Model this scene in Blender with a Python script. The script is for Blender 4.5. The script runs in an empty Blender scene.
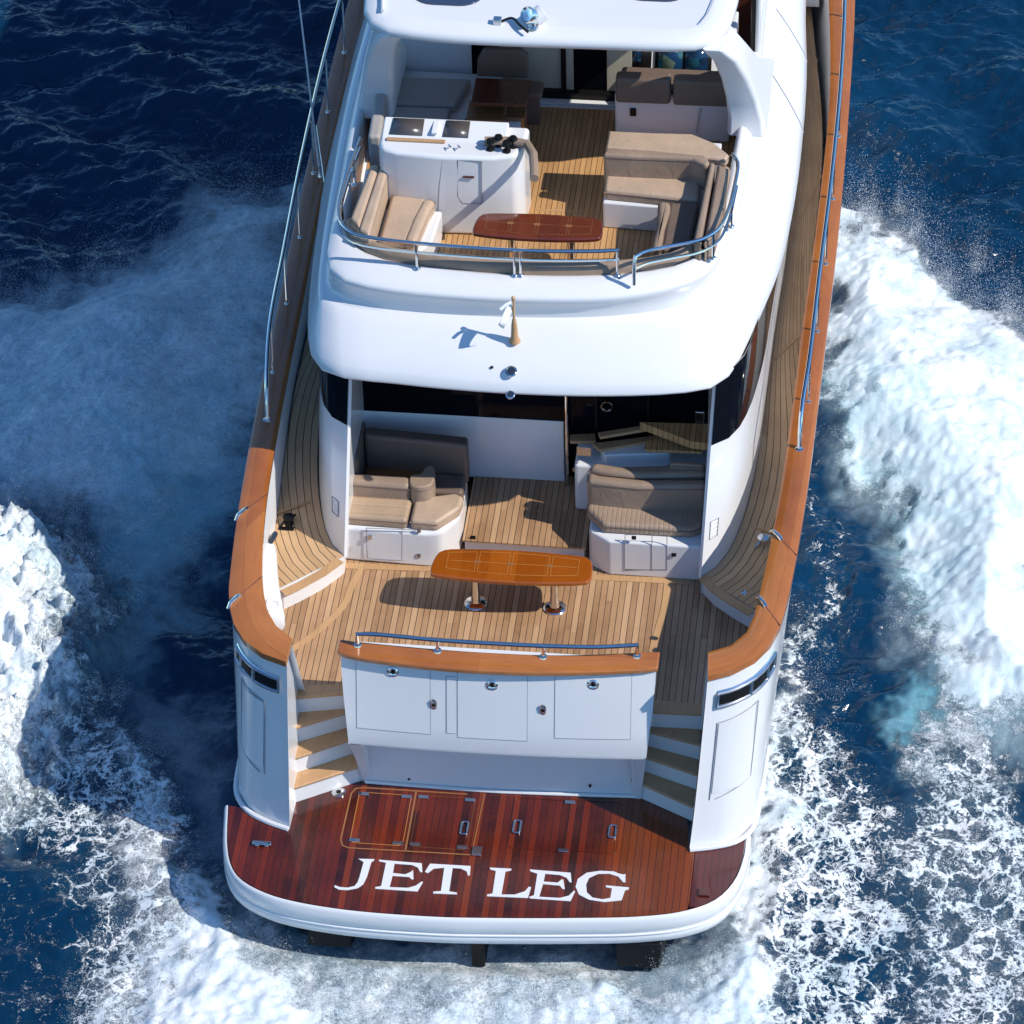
import bpy, bmesh, math, random
import numpy as np
from mathutils import Vector, Matrix
R_ = math.radians
scene = bpy.context.scene
C = scene.collection

# ------------------------------------------------------------------ camera, sky, sun, exposure
cam_d = bpy.data.cameras.new("camera"); cam = bpy.data.objects.new("camera", cam_d); C.objects.link(cam)
_r = Vector((0.99353218, 0.11136649, -0.02216557)); _u = Vector((-0.05647754, 0.65399927, 0.75438401)); _b = Vector((0.09850937, -0.74825294, 0.65605903))
cam.matrix_world = Matrix(((_r.x, _u.x, _b.x, 4.19392), (_r.y, _u.y, _b.y, -28.51338), (_r.z, _u.z, _b.z, 30.52266), (0, 0, 0, 1)))
cam_d.sensor_width = 36.0; cam_d.lens = 4050.0 / 1024 * 36.0; cam_d.clip_end = 20000
scene.camera = cam
SUN_EL = R_(44.0); SUN_AFT = R_(15.0)      # sun stands abeam to starboard, a little aft
to_sun = Vector((math.cos(SUN_EL) * math.cos(SUN_AFT), -math.cos(SUN_EL) * math.sin(SUN_AFT), math.sin(SUN_EL)))
sd = bpy.data.lights.new("sun", 'SUN'); sd.energy = 4.7; sd.angle = R_(0.53); sd.color = (1.0, 0.945, 0.86)
so = bpy.data.objects.new("sun", sd); C.objects.link(so); so.location = (30, -8, 40)
so.rotation_euler = to_sun.to_track_quat('Z', 'Y').to_euler()
world = bpy.data.worlds.new("World"); scene.world = world; world.use_nodes = True
wn = world.node_tree; bg = wn.nodes['Background']
sky = wn.nodes.new('ShaderNodeTexSky'); sky.sky_type = 'NISHITA'; sky.sun_disc = False
sky.sun_elevation = SUN_EL; sky.sun_rotation = math.atan2(to_sun.x, to_sun.y)
sky.air_density = 1.0; sky.dust_density = 0.0; sky.ozone_density = 5.0
tint = wn.nodes.new('ShaderNodeMix'); tint.data_type = 'RGBA'; tint.blend_type = 'MULTIPLY'; tint.inputs[0].default_value = 1.0; tint.inputs[7].default_value = (.74, 1.0, 1.16, 1)   # deep clear Mediterranean sky
wn.links.new(sky.outputs[0], tint.inputs[6]); wn.links.new(tint.outputs[2], bg.inputs[0]); bg.inputs[1].default_value = 0.15
scene.view_settings.view_transform = 'Standard'; scene.view_settings.look = 'None'
scene.view_settings.exposure = 0.04; scene.view_settings.gamma = 1.0; scene.view_settings.use_curve_mapping = False

# ------------------------------------------------------------------ node material helpers
def new_mat(name):
    m = bpy.data.materials.new(name); m.use_nodes = True
    nt = m.node_tree; b = nt.nodes['Principled BSDF']
    return m, nt, b
def N(nt, t, **kw):
    n = nt.nodes.new(t)
    for k, v in kw.items(): setattr(n, k, v)
    return n
def setin(nt, n, i, v):
    if hasattr(v, 'is_linked') or hasattr(v, 'links'): nt.links.new(v, n.inputs[i])
    else: n.inputs[i].default_value = v
def math_(nt, op, a, b=None, c=None, clamp=False):
    n = N(nt, 'ShaderNodeMath', operation=op); n.use_clamp = clamp
    setin(nt, n, 0, a)
    if b is not None: setin(nt, n, 1, b)
    if c is not None: setin(nt, n, 2, c)
    return n.outputs[0]
def mix(nt, f, a, b, blend='MIX'):
    n = N(nt, 'ShaderNodeMix', data_type='RGBA', blend_type=blend)
    setin(nt, n, 0, f)
    for i, v in ((6, a), (7, b)):
        if isinstance(v, tuple): n.inputs[i].default_value = (v[0], v[1], v[2], 1)
        else: nt.links.new(v, n.inputs[i])
    return n.outputs[2]
def noise(nt, vec, scale, detail=3, rough=0.5, dist=0.0, out=0):
    n = N(nt, 'ShaderNodeTexNoise'); n.inputs['Scale'].default_value = scale; n.inputs['Detail'].default_value = detail
    n.inputs['Roughness'].default_value = rough; n.inputs['Distortion'].default_value = dist
    if vec is not None: nt.links.new(vec, n.inputs['Vector'])
    return n.outputs[out]
def mapr(nt, v, a, b, c=0.0, d=1.0, smooth=False):
    n = N(nt, 'ShaderNodeMapRange'); n.clamp = True
    if smooth: n.interpolation_type = 'SMOOTHSTEP'
    setin(nt, n, 0, v)
    for i, q in ((1, a), (2, b), (3, c), (4, d)): setin(nt, n, i, q)
    return n.outputs[0]
def bump(nt, h, strength, dist=0.01):
    n = N(nt, 'ShaderNodeBump'); n.inputs['Strength'].default_value = strength; n.inputs['Distance'].default_value = dist
    nt.links.new(h, n.inputs['Height']); return n.outputs[0]
def objco(nt): return N(nt, 'ShaderNodeTexCoord').outputs['Object']
def uvco(nt): return N(nt, 'ShaderNodeTexCoord').outputs['UV']

def simple(name, col, rough=0.4, metal=0.0, coat=0.0, var=0.06, bmp=0.0, bscale=60.0, spec=0.5):
    m, nt, b = new_mat(name)
    co = objco(nt)
    n1 = noise(nt, co, 1.3, 4)
    lo = tuple(c * (1 - var) for c in col); hi = tuple(min(1, c * (1 + var)) for c in col)
    nt.links.new(mix(nt, mapr(nt, n1, .3, .7), lo, hi), b.inputs['Base Color'])
    nt.links.new(mapr(nt, noise(nt, co, 5, 3), .3, .7, rough * .85, rough * 1.15), b.inputs['Roughness'])
    b.inputs['Metallic'].default_value = metal; b.inputs['Coat Weight'].default_value = coat; b.inputs['Coat Roughness'].default_value = 0.05
    b.inputs['Specular IOR Level'].default_value = spec
    if bmp: nt.links.new(bump(nt, noise(nt, co, bscale, 3), bmp, .004), b.inputs['Normal'])
    return m

def planks(name, ramp, width, caulk, rough=0.5, coat=0.0, caulk_w=0.1, grain=0.35, big=None, along=0, butt=2.3):
    """narrow planks running along v of the UV map; u across, in metres"""
    m, nt, b = new_mat(name)
    s = N(nt, 'ShaderNodeSeparateXYZ'); nt.links.new(uvco(nt), s.inputs[0])
    u = math_(nt, 'DIVIDE', s.outputs[along], width); idx = math_(nt, 'FLOOR', u); fr = math_(nt, 'FRACT', u)
    # butt joints: each plank broken at its own offset
    w0 = N(nt, 'ShaderNodeTexWhiteNoise', noise_dimensions='1D'); nt.links.new(idx, w0.inputs['W'])
    vv = math_(nt, 'ADD', math_(nt, 'DIVIDE', s.outputs[1 - along], butt), math_(nt, 'MULTIPLY', w0.outputs['Value'], 7.0))
    seg = math_(nt, 'FLOOR', vv)
    cb = N(nt, 'ShaderNodeCombineXYZ'); nt.links.new(idx, cb.inputs[0]); nt.links.new(seg, cb.inputs[1])
    w = N(nt, 'ShaderNodeTexWhiteNoise', noise_dimensions='2D'); nt.links.new(cb.outputs[0], w.inputs['Vector'])
    cr = N(nt, 'ShaderNodeValToRGB'); cr.color_ramp.interpolation = 'LINEAR'
    el = cr.color_ramp.elements
    while len(el) < len(ramp): el.new(0.5)
    for i, (p, c) in enumerate(ramp): el[i].position = p; el[i].color = (*c, 1)
    nt.links.new(w.outputs['Value'], cr.inputs[0])
    g = N(nt, 'ShaderNodeCombineXYZ')
    nt.links.new(math_(nt, 'ADD', math_(nt, 'MULTIPLY', s.outputs[along], 90.0), math_(nt, 'MULTIPLY', idx, 3.7)), g.inputs[0])
    nt.links.new(math_(nt, 'MULTIPLY', s.outputs[1 - along], 3.0), g.inputs[1])
    gr = noise(nt, g.outputs[0], 1.0, 4, .6, .4)
    col = mix(nt, mapr(nt, gr, .35, .75, 0, grain), cr.outputs[0], tuple(.35 * c for c in ramp[0][1]))
    blot = noise(nt, objco(nt), 1.7, 4, .6)
    col = mix(nt, mapr(nt, blot, .35, .7, 0.0, .30), col, tuple(1.35 * c for c in ramp[-1][1]))
    if big: col = big(nt, col)
    e = math_(nt, 'MINIMUM', fr, math_(nt, 'SUBTRACT', 1.0, fr))
    line = mapr(nt, e, caulk_w * .45, caulk_w * .6, 1.0, 0.0)
    col = mix(nt, line, col, caulk)
    nt.links.new(col, b.inputs['Base Color'])
    nt.links.new(mapr(nt, gr, .3, .7, rough * .85, rough * 1.2), b.inputs['Roughness'])
    b.inputs['Coat Weight'].default_value = coat; b.inputs['Coat Roughness'].default_value = 0.06
    nt.links.new(bump(nt, math_(nt, 'SUBTRACT', math_(nt, 'MULTIPLY', gr, .25), line), .35, .003), b.inputs['Normal'])
    return m

def leather(name, col, ribs=None):
    m, nt, b = new_mat(name)
    co = objco(nt)
    n1 = noise(nt, co, 2.2, 4, .6); n2 = math_(nt, 'ADD', noise(nt, co, 7.0, 3, .6, 1.2), math_(nt, 'MULTIPLY', noise(nt, co, 2.6, 2, .5, .6), 1.6))
    c = mix(nt, mapr(nt, n1, .3, .7), tuple(x * .88 for x in col), tuple(x * 1.1 for x in col))
    h = math_(nt, 'ADD', math_(nt, 'MULTIPLY', n2, 1.2), math_(nt, 'MULTIPLY', noise(nt, co, 160, 2), .08))
    if ribs:
        s = N(nt, 'ShaderNodeSeparateXYZ'); nt.links.new(co, s.inputs[0])
        fr = math_(nt, 'FRACT', math_(nt, 'DIVIDE', s.outputs[ribs[0]], ribs[1]))
        e = math_(nt, 'MINIMUM', fr, math_(nt, 'SUBTRACT', 1.0, fr))
        gro = mapr(nt, e, 0.0, .22, 0, 1, True)
        h = math_(nt, 'ADD', h, math_(nt, 'MULTIPLY', gro, ribs[2]))
    nt.links.new(c, b.inputs['Base Color'])
    b.inputs['Roughness'].default_value = .48; b.inputs['Specular IOR Level'].default_value = .4
    nt.links.new(bump(nt, h, .5, .012), b.inputs['Normal'])
    return m

def sheen_right(nt, col):
    # orange painted into the starboard planks, standing in for sheen on the varnish
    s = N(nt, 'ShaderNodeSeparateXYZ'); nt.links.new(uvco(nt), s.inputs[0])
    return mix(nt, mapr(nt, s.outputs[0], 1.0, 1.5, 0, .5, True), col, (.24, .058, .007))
MT = {}
MT['gelcoat'] = simple('white_gelcoat', (.71, .71, .71), .22, coat=.4, var=.012)
MT['gelcoat_soft'] = simple('white_moulding', (.74, .74, .74), .38, coat=.1, var=.015)
MT['seam'] = simple('panel_seam', (.32, .33, .36), .5)
MT['boot'] = simple('boot_stripe', (.02, .03, .05), .3)
MT['teak'] = planks('teak_deck', [(0, (.29, .155, .072)), (.45, (.39, .22, .108)), (.8, (.45, .265, .135)), (1, (.54, .335, .185))], .067, (.035, .025, .02), .55)
MT['teak_side'] = planks('teak_side_deck', [(0, (.42, .25, .12)), (.5, (.50, .31, .155)), (1, (.58, .37, .20))], .085, (.05, .032, .02), .55)
MT['teak_fly'] = planks('teak_flybridge', [(0, (.40, .21, .08)), (.5, (.50, .27, .11)), (1, (.58, .33, .14))], .06, (.045, .025, .015), .5)
MT['teak_plain'] = planks('teak_margin_board', [(0, (.44, .25, .11)), (1, (.52, .31, .15))], .35, (.3, .17, .08), .5, caulk_w=.01)
MT['tread'] = planks('teak_tread', [(0, (.43, .245, .115)), (1, (.51, .30, .15))], .3, (.3, .18, .08), .5, caulk_w=.01)
MT['varnish'] = planks('varnished_teak_cap', [(0, (.32, .092, .016)), (.5, (.39, .122, .022)), (1, (.46, .158, .032))], .36, (.2, .06, .015), .25, coat=.8, caulk_w=.012, grain=.45)
MT['mahogany'] = planks('varnished_mahogany', [(0, (.010, .002, .002)), (.3, (.042, .004, .003)), (.6, (.080, .008, .003)), (.85, (.135, .013, .004)), (1, (.20, .030, .005))], .075, (.008, .003, .002), .28, coat=.4, caulk_w=.07, grain=.35, butt=40, big=sheen_right)
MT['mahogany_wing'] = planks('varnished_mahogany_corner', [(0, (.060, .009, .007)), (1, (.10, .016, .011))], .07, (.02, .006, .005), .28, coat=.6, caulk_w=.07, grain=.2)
MT['table_orange'] = planks('varnished_table_wood', [(0, (.27, .060, .005)), (1, (.36, .092, .009))], .3, (.3, .08, .01), .14, coat=1.0, caulk_w=.01, grain=.2)
MT['table_red'] = planks('varnished_red_wood', [(0, (.10, .016, .007)), (1, (.16, .030, .010))], .22, (.12, .02, .008), .14, coat=1.0, caulk_w=.01, grain=.25)
MT['dark_wood'] = simple('dark_brown_wood', (.085, .022, .012), .25, coat=.5, var=.3)
MT['mid_wood'] = simple('brown_wood', (.20, .085, .03), .3, coat=.4, var=.25)
MT['inlay'] = simple('inlay_line', (.48, .20, .05), .25, coat=.5)
MT['chrome'] = simple('polished_steel', (.74, .72, .69), .10, metal=1.0, var=.02)
MT['brushed'] = simple('brushed_steel', (.62, .63, .65), .25, metal=1.0, var=.03)
MT['black'] = simple('black_plastic', (.006, .006, .007), .45, spec=.25)
MT['rubber'] = simple('dark_rubber', (.03, .03, .032), .6)
MT['taupe'] = leather('taupe_leather', (.30, .215, .155))
MT['taupe_rib'] = leather('taupe_ribbed_leather', (.32, .23, .165), (0, .052, .55))
MT['tan'] = leather('tan_leather', (.46, .335, .235))
MT['tan_rib'] = leather('tan_seat_leather', (.42, .30, .20), (1, .13, .8))
MT['brown'] = leather('brown_leather', (.155, .11, .085))
MT['grey'] = leather('grey_fabric', (.36, .335, .315))
MT['cream'] = simple('cream_curtain', (.50, .47, .36), .7, var=.1, bmp=.3, bscale=20)
MT['letter'] = simple('white_letter_paint', (.70, .70, .72), .3, coat=.4, var=.02)
MT['gold'] = simple('gold_trim', (.34, .15, .06), .25, metal=.2)
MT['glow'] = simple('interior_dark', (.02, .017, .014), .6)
MT['nav_blue'] = simple('flag_cloth_blue', (.25, .42, .60), .8)
MT['flag_white'] = simple('flag_cloth_white', (.75, .77, .80), .8)
def glass_mat():
    m, nt, b = new_mat('dark_tinted_glass')
    b.inputs['Base Color'].default_value = (.004, .005, .008, 1); b.inputs['Roughness'].default_value = .03
    b.inputs['IOR'].default_value = 1.45; b.inputs['Specular IOR Level'].default_value = .10
    return m
MT['glass'] = glass_mat()
def screen_mat():
    m, nt, b = new_mat('chart_screen')
    co = objco(nt)
    v = N(nt, 'ShaderNodeTexVoronoi'); v.inputs['Scale'].default_value = 9; nt.links.new(co, v.inputs['Vector'])
    cr = N(nt, 'ShaderNodeValToRGB'); e = cr.color_ramp.elements
    for p in (.55, .75): e.new(p)
    for i, c in enumerate([(.004, .008, .02), (.008, .04, .10), (.01, .09, .12), (.30, .26, .03)]): e[i].color = (*c, 1)
    nt.links.new(v.outputs['Color'], cr.inputs[0]); nt.links.new(cr.outputs[0], b.inputs['Base Color'])
    nt.links.new(cr.outputs[0], b.inputs['Emission Color']); b.inputs['Emission Strength'].default_value = .10
    b.inputs['Roughness'].default_value = .1
    return m
MT['screen'] = screen_mat()
MT['skylight'] = simple('tinted_acrylic', (.035, .055, .10), .12, coat=.5)
MT['smoke'] = simple('smoked_lid', (.075, .065, .062), .25, coat=.3)

# ------------------------------------------------------------------ mesh helpers
class MB:
    def __init__(s): s.v = []; s.f = []; s.uv = []; s.sm = []
    def add(s, verts, faces, uvs=None, smooth=True):
        o = len(s.v); s.v += [tuple(map(float, p)) for p in verts]
        for i, f in enumerate(faces):
            s.f.append([o + k for k in f]); s.sm.append(smooth)
            s.uv.append(None if uvs is None else [uvs[k] for k in f])
        return s
    def box(s, x0, x1, y0, y1, z0, z1, rz=0, pivot=None):
        P = [(x, y, z) for z in (z0, z1) for (x, y) in ((x0, y0), (x1, y0), (x1, y1), (x0, y1))]
        if rz:
            px, py = pivot or ((x0 + x1) / 2, (y0 + y1) / 2); c, n = math.cos(rz), math.sin(rz)
            P = [(px + (x - px) * c - (y - py) * n, py + (x - px) * n + (y - py) * c, z) for x, y, z in P]
        return s.add(P, [(3, 2, 1, 0), (4, 5, 6, 7), (0, 1, 5, 4), (1, 2, 6, 5), (2, 3, 7, 6), (3, 0, 4, 7)])
    def prism(s, poly, z0, z1):
        """poly: (x, y) points; z0/z1 numbers or per-point lists"""
        a = sum(poly[i][0] * poly[(i + 1) % len(poly)][1] - poly[(i + 1) % len(poly)][0] * poly[i][1] for i in range(len(poly)))
        idx = range(len(poly)) if a > 0 else range(len(poly) - 1, -1, -1)
        pts = [poly[i] for i in idx]; n = len(pts)
        za = [z0[i] if hasattr(z0, '__len__') else z0 for i in idx]; zb = [z1[i] if hasattr(z1, '__len__') else z1 for i in idx]
        P = [(p[0], p[1], z) for p, z in zip(pts, za)] + [(p[0], p[1], z) for p, z in zip(pts, zb)]
        F = [tuple(range(n - 1, -1, -1)), tuple(range(n, 2 * n))] + [(i, (i + 1) % n, n + (i + 1) % n, n + i) for i in range(n)]
        return s.add(P, F)
    def extrude(s, poly3, d):
        """a flat 3D outline pushed by vector d"""
        n = len(poly3); d = Vector(d)
        P = [tuple(p) for p in poly3] + [tuple(Vector(p) + d) for p in poly3]
        return s.add(P, [tuple(range(n - 1, -1, -1)), tuple(range(n, 2 * n))] + [(i, (i + 1) % n, n + (i + 1) % n, n + i) for i in range(n)])
    def loft(s, rows, closed=False, caps=False, flip=False, uvs=True):
        n = len(rows[0]); m = len(rows); P = []; U = []
        for j, r in enumerate(rows):
            d = 0.0
            for i, p in enumerate(r):
                if i: d += (Vector(p) - Vector(r[i - 1])).length
                P.append(tuple(p)); U.append((0.0, d))
        # u accumulates across the rows
        for j in range(m):
            for i in range(n):
                U[j * n + i] = ((U[(j - 1) * n + i][0] + (Vector(P[j * n + i]) - Vector(P[(j - 1) * n + i])).length) if j else 0.0, U[j * n + i][1])
        F = []
        for j in range(m - 1):
            for i in range(n if closed else n - 1):
                a, b_ = j * n + i, j * n + (i + 1) % n
                q = (a, b_, b_ + n, a + n)
                F.append(q[::-1] if flip else q)
        s.add(P, F, U if uvs else None)
        if caps:
            o = len(s.v) - n * m
            s.f.append([o + i for i in range(n)][::-1] if not flip else [o + i for i in range(n)]); s.uv.append(None); s.sm.append(True)
            s.f.append([o + (m - 1) * n + i for i in range(n)] if not flip else [o + (m - 1) * n + i for i in range(n)][::-1]); s.uv.append(None); s.sm.append(True)
        return s
    def tube(s, path, r, k=8, closed=False):
        path = [Vector(p) for p in path]; n = len(path); rings = []
        up = Vector((0, 0, 1)); prev = None
        for i, p in enumerate(path):
            a = path[i - 1] if (i or closed) else p; b_ = path[(i + 1) % n] if (i < n - 1 or closed) else p
            t = (b_ - a).normalized()
            q = prev if prev is not None else (up if abs(t.z) < .9 else Vector((1, 0, 0)))
            e1 = (q - t * q.dot(t)); e1 = e1.normalized() if e1.length > 1e-6 else t.orthogonal().normalized()
            e2 = t.cross(e1); prev = e1
            rr = r[i] if hasattr(r, '__len__') else r
            rings.append([tuple(p + e1 * (rr * math.cos(2 * math.pi * j / k)) + e2 * (rr * math.sin(2 * math.pi * j / k))) for j in range(k)])
        if closed: rings.append(rings[0])
        return s.loft(rings, closed=True, caps=not closed, flip=True, uvs=False)
    def lathe(s, c, prof, k=24, axis=(0, 0, 1)):
        ax = Vector(axis).normalized(); e1 = ax.orthogonal().normalized(); e2 = ax.cross(e1); c = Vector(c)
        rows = [[tuple(c + ax * h + (e1 * math.cos(2 * math.pi * j / k) + e2 * math.sin(2 * math.pi * j / k)) * max(rad, 1e-4)) for j in range(k)] for rad, h in prof]
        return s.loft(rows, closed=True, caps=True, uvs=False)
    def build(s, name, mat, parent=None, bevel=0.0, seg=3, angle=35, subsurf=0, solid=0.0):
        me = bpy.data.meshes.new(name); me.from_pydata(s.v, [], s.f); me.update()
        uvl = me.uv_layers.new(name='UVMap')
        for p, u in zip(me.polygons, s.uv):
            nx, ny, nz = (abs(c) for c in p.normal)
            for k, li in enumerate(p.loop_indices):
                if u is not None: uvl.data[li].uv = u[k]
                else:
                    x, y, z = me.vertices[me.loops[li].vertex_index].co
                    uvl.data[li].uv = (x, y) if nz >= max(nx, ny) else ((x, z) if ny > nx else (z, y))
        for p, sm in zip(me.polygons, s.sm): p.use_smooth = sm
        me.set_sharp_from_angle(angle=R_(angle))
        me.materials.append(MT[mat] if isinstance(mat, str) else mat)
        o = bpy.data.objects.new(name, me); C.objects.link(o)
        if solid: md = o.modifiers.new('thick', 'SOLIDIFY'); md.thickness = solid; md.offset = -1
        if bevel:
            md = o.modifiers.new('round', 'BEVEL'); md.width = bevel; md.segments = seg; md.limit_method = 'ANGLE'; md.angle_limit = R_(30); md.harden_normals = True
        if subsurf: md = o.modifiers.new('sub', 'SUBSURF'); md.levels = subsurf; md.render_levels = subsurf
        if parent is not None: attach(o, parent)
        return o
def attach(o, parent):
    o.parent = parent
    if parent.type == 'EMPTY': o.matrix_parent_inverse = Matrix.Translation(-Vector(parent.location))
def thing(name, label, cat, loc=(0, 0, 0), group=None):
    o = bpy.data.objects.new(name, None); C.objects.link(o); o.location = loc; o.empty_display_size = .3
    o['label'] = label; o['category'] = cat
    if group: o['group'] = group
    return o
def tag(o, label, cat, group=None):
    o['label'] = label; o['category'] = cat
    if group: o['group'] = group
    return o
def spline(pts, n, closed=False):
    """Catmull-Rom through pts, resampled to n points evenly by arc length"""
    P = [np.array(p, float) for p in pts]
    if closed: Q = [P[-1]] + P + [P[0], P[1]]
    else: Q = [2 * P[0] - P[1]] + P + [2 * P[-1] - P[-2]]
    out = []
    for i in range(1, len(Q) - 2):
        p0, p1, p2, p3 = Q[i - 1:i + 3]
        d1 = max(np.linalg.norm(p1 - p0), 1e-6) ** .5; d2 = max(np.linalg.norm(p2 - p1), 1e-6) ** .5; d3 = max(np.linalg.norm(p3 - p2), 1e-6) ** .5
        m1 = (p1 - p0) / d1 - (p2 - p0) / (d1 + d2) + (p2 - p1) / d2; m2 = (p2 - p1) / d2 - (p3 - p1) / (d2 + d3) + (p3 - p2) / d3
        m1 = m1 * d2; m2 = m2 * d2
        for t in np.linspace(0, 1, 13)[:-1]:
            out.append((2 * t**3 - 3 * t**2 + 1) * p1 + (t**3 - 2 * t**2 + t) * m1 + (-2 * t**3 + 3 * t**2) * p2 + (t**3 - t**2) * m2)
    out.append(Q[-2]); out = np.array(out)
    d = np.r_[0, np.cumsum(np.linalg.norm(np.diff(out, axis=0), axis=1))]
    s = np.linspace(0, d[-1], n + 1 if closed else n)
    r = np.stack([np.interp(s, d, out[:, k]) for k in range(out.shape[1])], 1)
    if closed: r = r[:-1]
    return [tuple(map(float, p)) for p in r]
def mir(pts): return [(-p[0],) + tuple(p[1:]) for p in pts]
def z_of(pts, f): return [(p[0], p[1], f(p[1]) if callable(f) else f) for p in pts]

# ================================================================== the yacht (one thing, its fixed parts are children)
yacht = thing('motor_yacht', 'large white motor yacht with teak decks and a dark red swim platform', 'yacht', (0, 6, -0.8))
def part(mb, name, mat, parent=None, **kw): return mb.build(name, mat, yacht if parent is None else parent, **kw)
sheer = lambda y: 2.04 + .03 * max(0.0, y - 4.0)

# gunwale plan curves (starboard; port is the mirror)
g_out = [(2.20, 1.58), (2.48, 1.72), (2.72, 1.98), (2.86, 2.35), (2.93, 2.9), (2.985, 3.7), (3.03, 4.7), (3.06, 5.9), (3.09, 7.3), (3.12, 9.0), (3.12, 11.5), (3.08, 13.7), (2.86, 16.6), (2.3, 20.0), (1.25, 23.4), (.04, 25.4)]
g_in = [(2.18, 1.87), (2.38, 1.97), (2.53, 2.14), (2.62, 2.45), (2.68, 3.0), (2.74, 3.8), (2.79, 4.7), (2.83, 5.9), (2.865, 7.3), (2.92, 9.0), (2.94, 11.5), (2.80, 13.8), (2.54, 16.5), (2.0, 19.6), (1.05, 22.9), (.03, 24.8)]
g_bot = [(2.06, 1.10), (2.30, 1.16), (2.53, 1.26), (2.68, 1.45), (2.74, 1.9), (2.77, 2.7), (2.79, 4.0), (2.80, 5.6), (2.80, 7.3), (2.76, 9.0), (2.66, 11.5), (2.45, 13.8), (2.05, 16.5), (1.45, 19.6), (.6, 22.6), (.02, 24.2)]
g_deck = [(2.10, 2.10), (2.34, 2.16), (2.50, 2.30), (2.60, 2.6), (2.68, 3.1), (2.745, 3.9), (2.78, 4.8), (2.80, 6.0), (2.81, 7.4), (2.85, 9.0), (2.85, 11.4), (2.63, 13.6), (2.3, 16.2), (1.75, 19.2), (.9, 22.2), (.02, 24.0)]
NG = 90
# the port quarter stands slightly further out
_port = {id(g_out): [(-2.13, 1.41), (-2.36, 1.50), (-2.57, 1.66), (-2.74, 1.92), (-2.86, 2.32), (-2.925, 2.9), (-2.985, 3.7)],
         id(g_in): [(-2.12, 1.70), (-2.28, 1.83), (-2.41, 2.01), (-2.55, 2.42), (-2.665, 3.1), (-2.74, 3.8)],
         id(g_bot): [(-2.16, 1.02), (-2.40, 1.11), (-2.63, 1.25), (-2.79, 1.50), (-2.835, 1.95), (-2.83, 2.8), (-2.82, 4.0)]}
def side(g, sgn):
    if sgn > 0: return g
    if id(g) not in _port: return mir(g)
    h = _port[id(g)]; return h + [p for p in mir(g) if p[1] > h[-1][1] + .3]
hull = MB()
for sgn in (1, -1):
    S = lambda c: side(c, sgn)
    top = z_of(spline(S(g_out), NG), lambda y: sheer(y)); bot = z_of(spline(S(g_bot), NG), 0.0)
    rows = []
    for t in (0, .03, .12, .25, .4, .55, .7, .85, 1.0):
        rows.append([tuple(b[k] + (a[k] - b[k]) * (t ** .8 if k < 2 else t) for k in range(3)) for a, b in zip(top, bot)])
    low = [(p[0] * .97, p[1] + .18, -.35) for p in bot]; low2 = [(p[0] * .9, p[1] + .3, -1.0) for p in bot]
    low3 = [(p[0] * .45, p[1] + .3, -1.7) for p in bot]
    hull.loft([low3, low2, low] + rows, flip=(sgn == -1))
    # inner wall of the quarter beside the stairs
    a0, a1 = bot[0], top[0]; e = z_of(spline(S(g_in), NG), sheer)[0]
    n = 8
    hull.loft([[tuple(a0[k] + (a1[k] - a0[k]) * t / n for k in range(3)) for t in range(n + 1)],
               [(sgn * (2.10 + .08 * t / n + (.04 if sgn < 0 else 0)), 2.35 - .48 * t / n, sheer(0) * t / n) for t in range(n + 1)]], flip=(sgn == 1))
part(hull, 'hull', 'gelcoat', angle=50)
# lip round the foot of each quarter
for sgn in (1, -1):
    S = lambda c: side(c, sgn)
    b = spline(S(g_bot)[:6], 30)
    part(MB().tube([(p[0] * 1.004, p[1] - .012, .018) for p in b], .03, 8), 'quarter_lip', 'gelcoat')

bul = MB()
for sgn in (1, -1):
    S = lambda c: side(c, sgn)
    top = z_of(spline(S(g_in), NG), sheer); bot = z_of(spline(S(g_deck), NG), .98)
    rows = [[tuple(b[k] + (a[k] - b[k]) * t for k in range(3)) for a, b in zip(top, bot)] for t in (0, .35, .7, 1)]
    bul.loft(rows, flip=(sgn == 1))
part(bul, 'bulwark', 'gelcoat_soft', angle=50)

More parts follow.
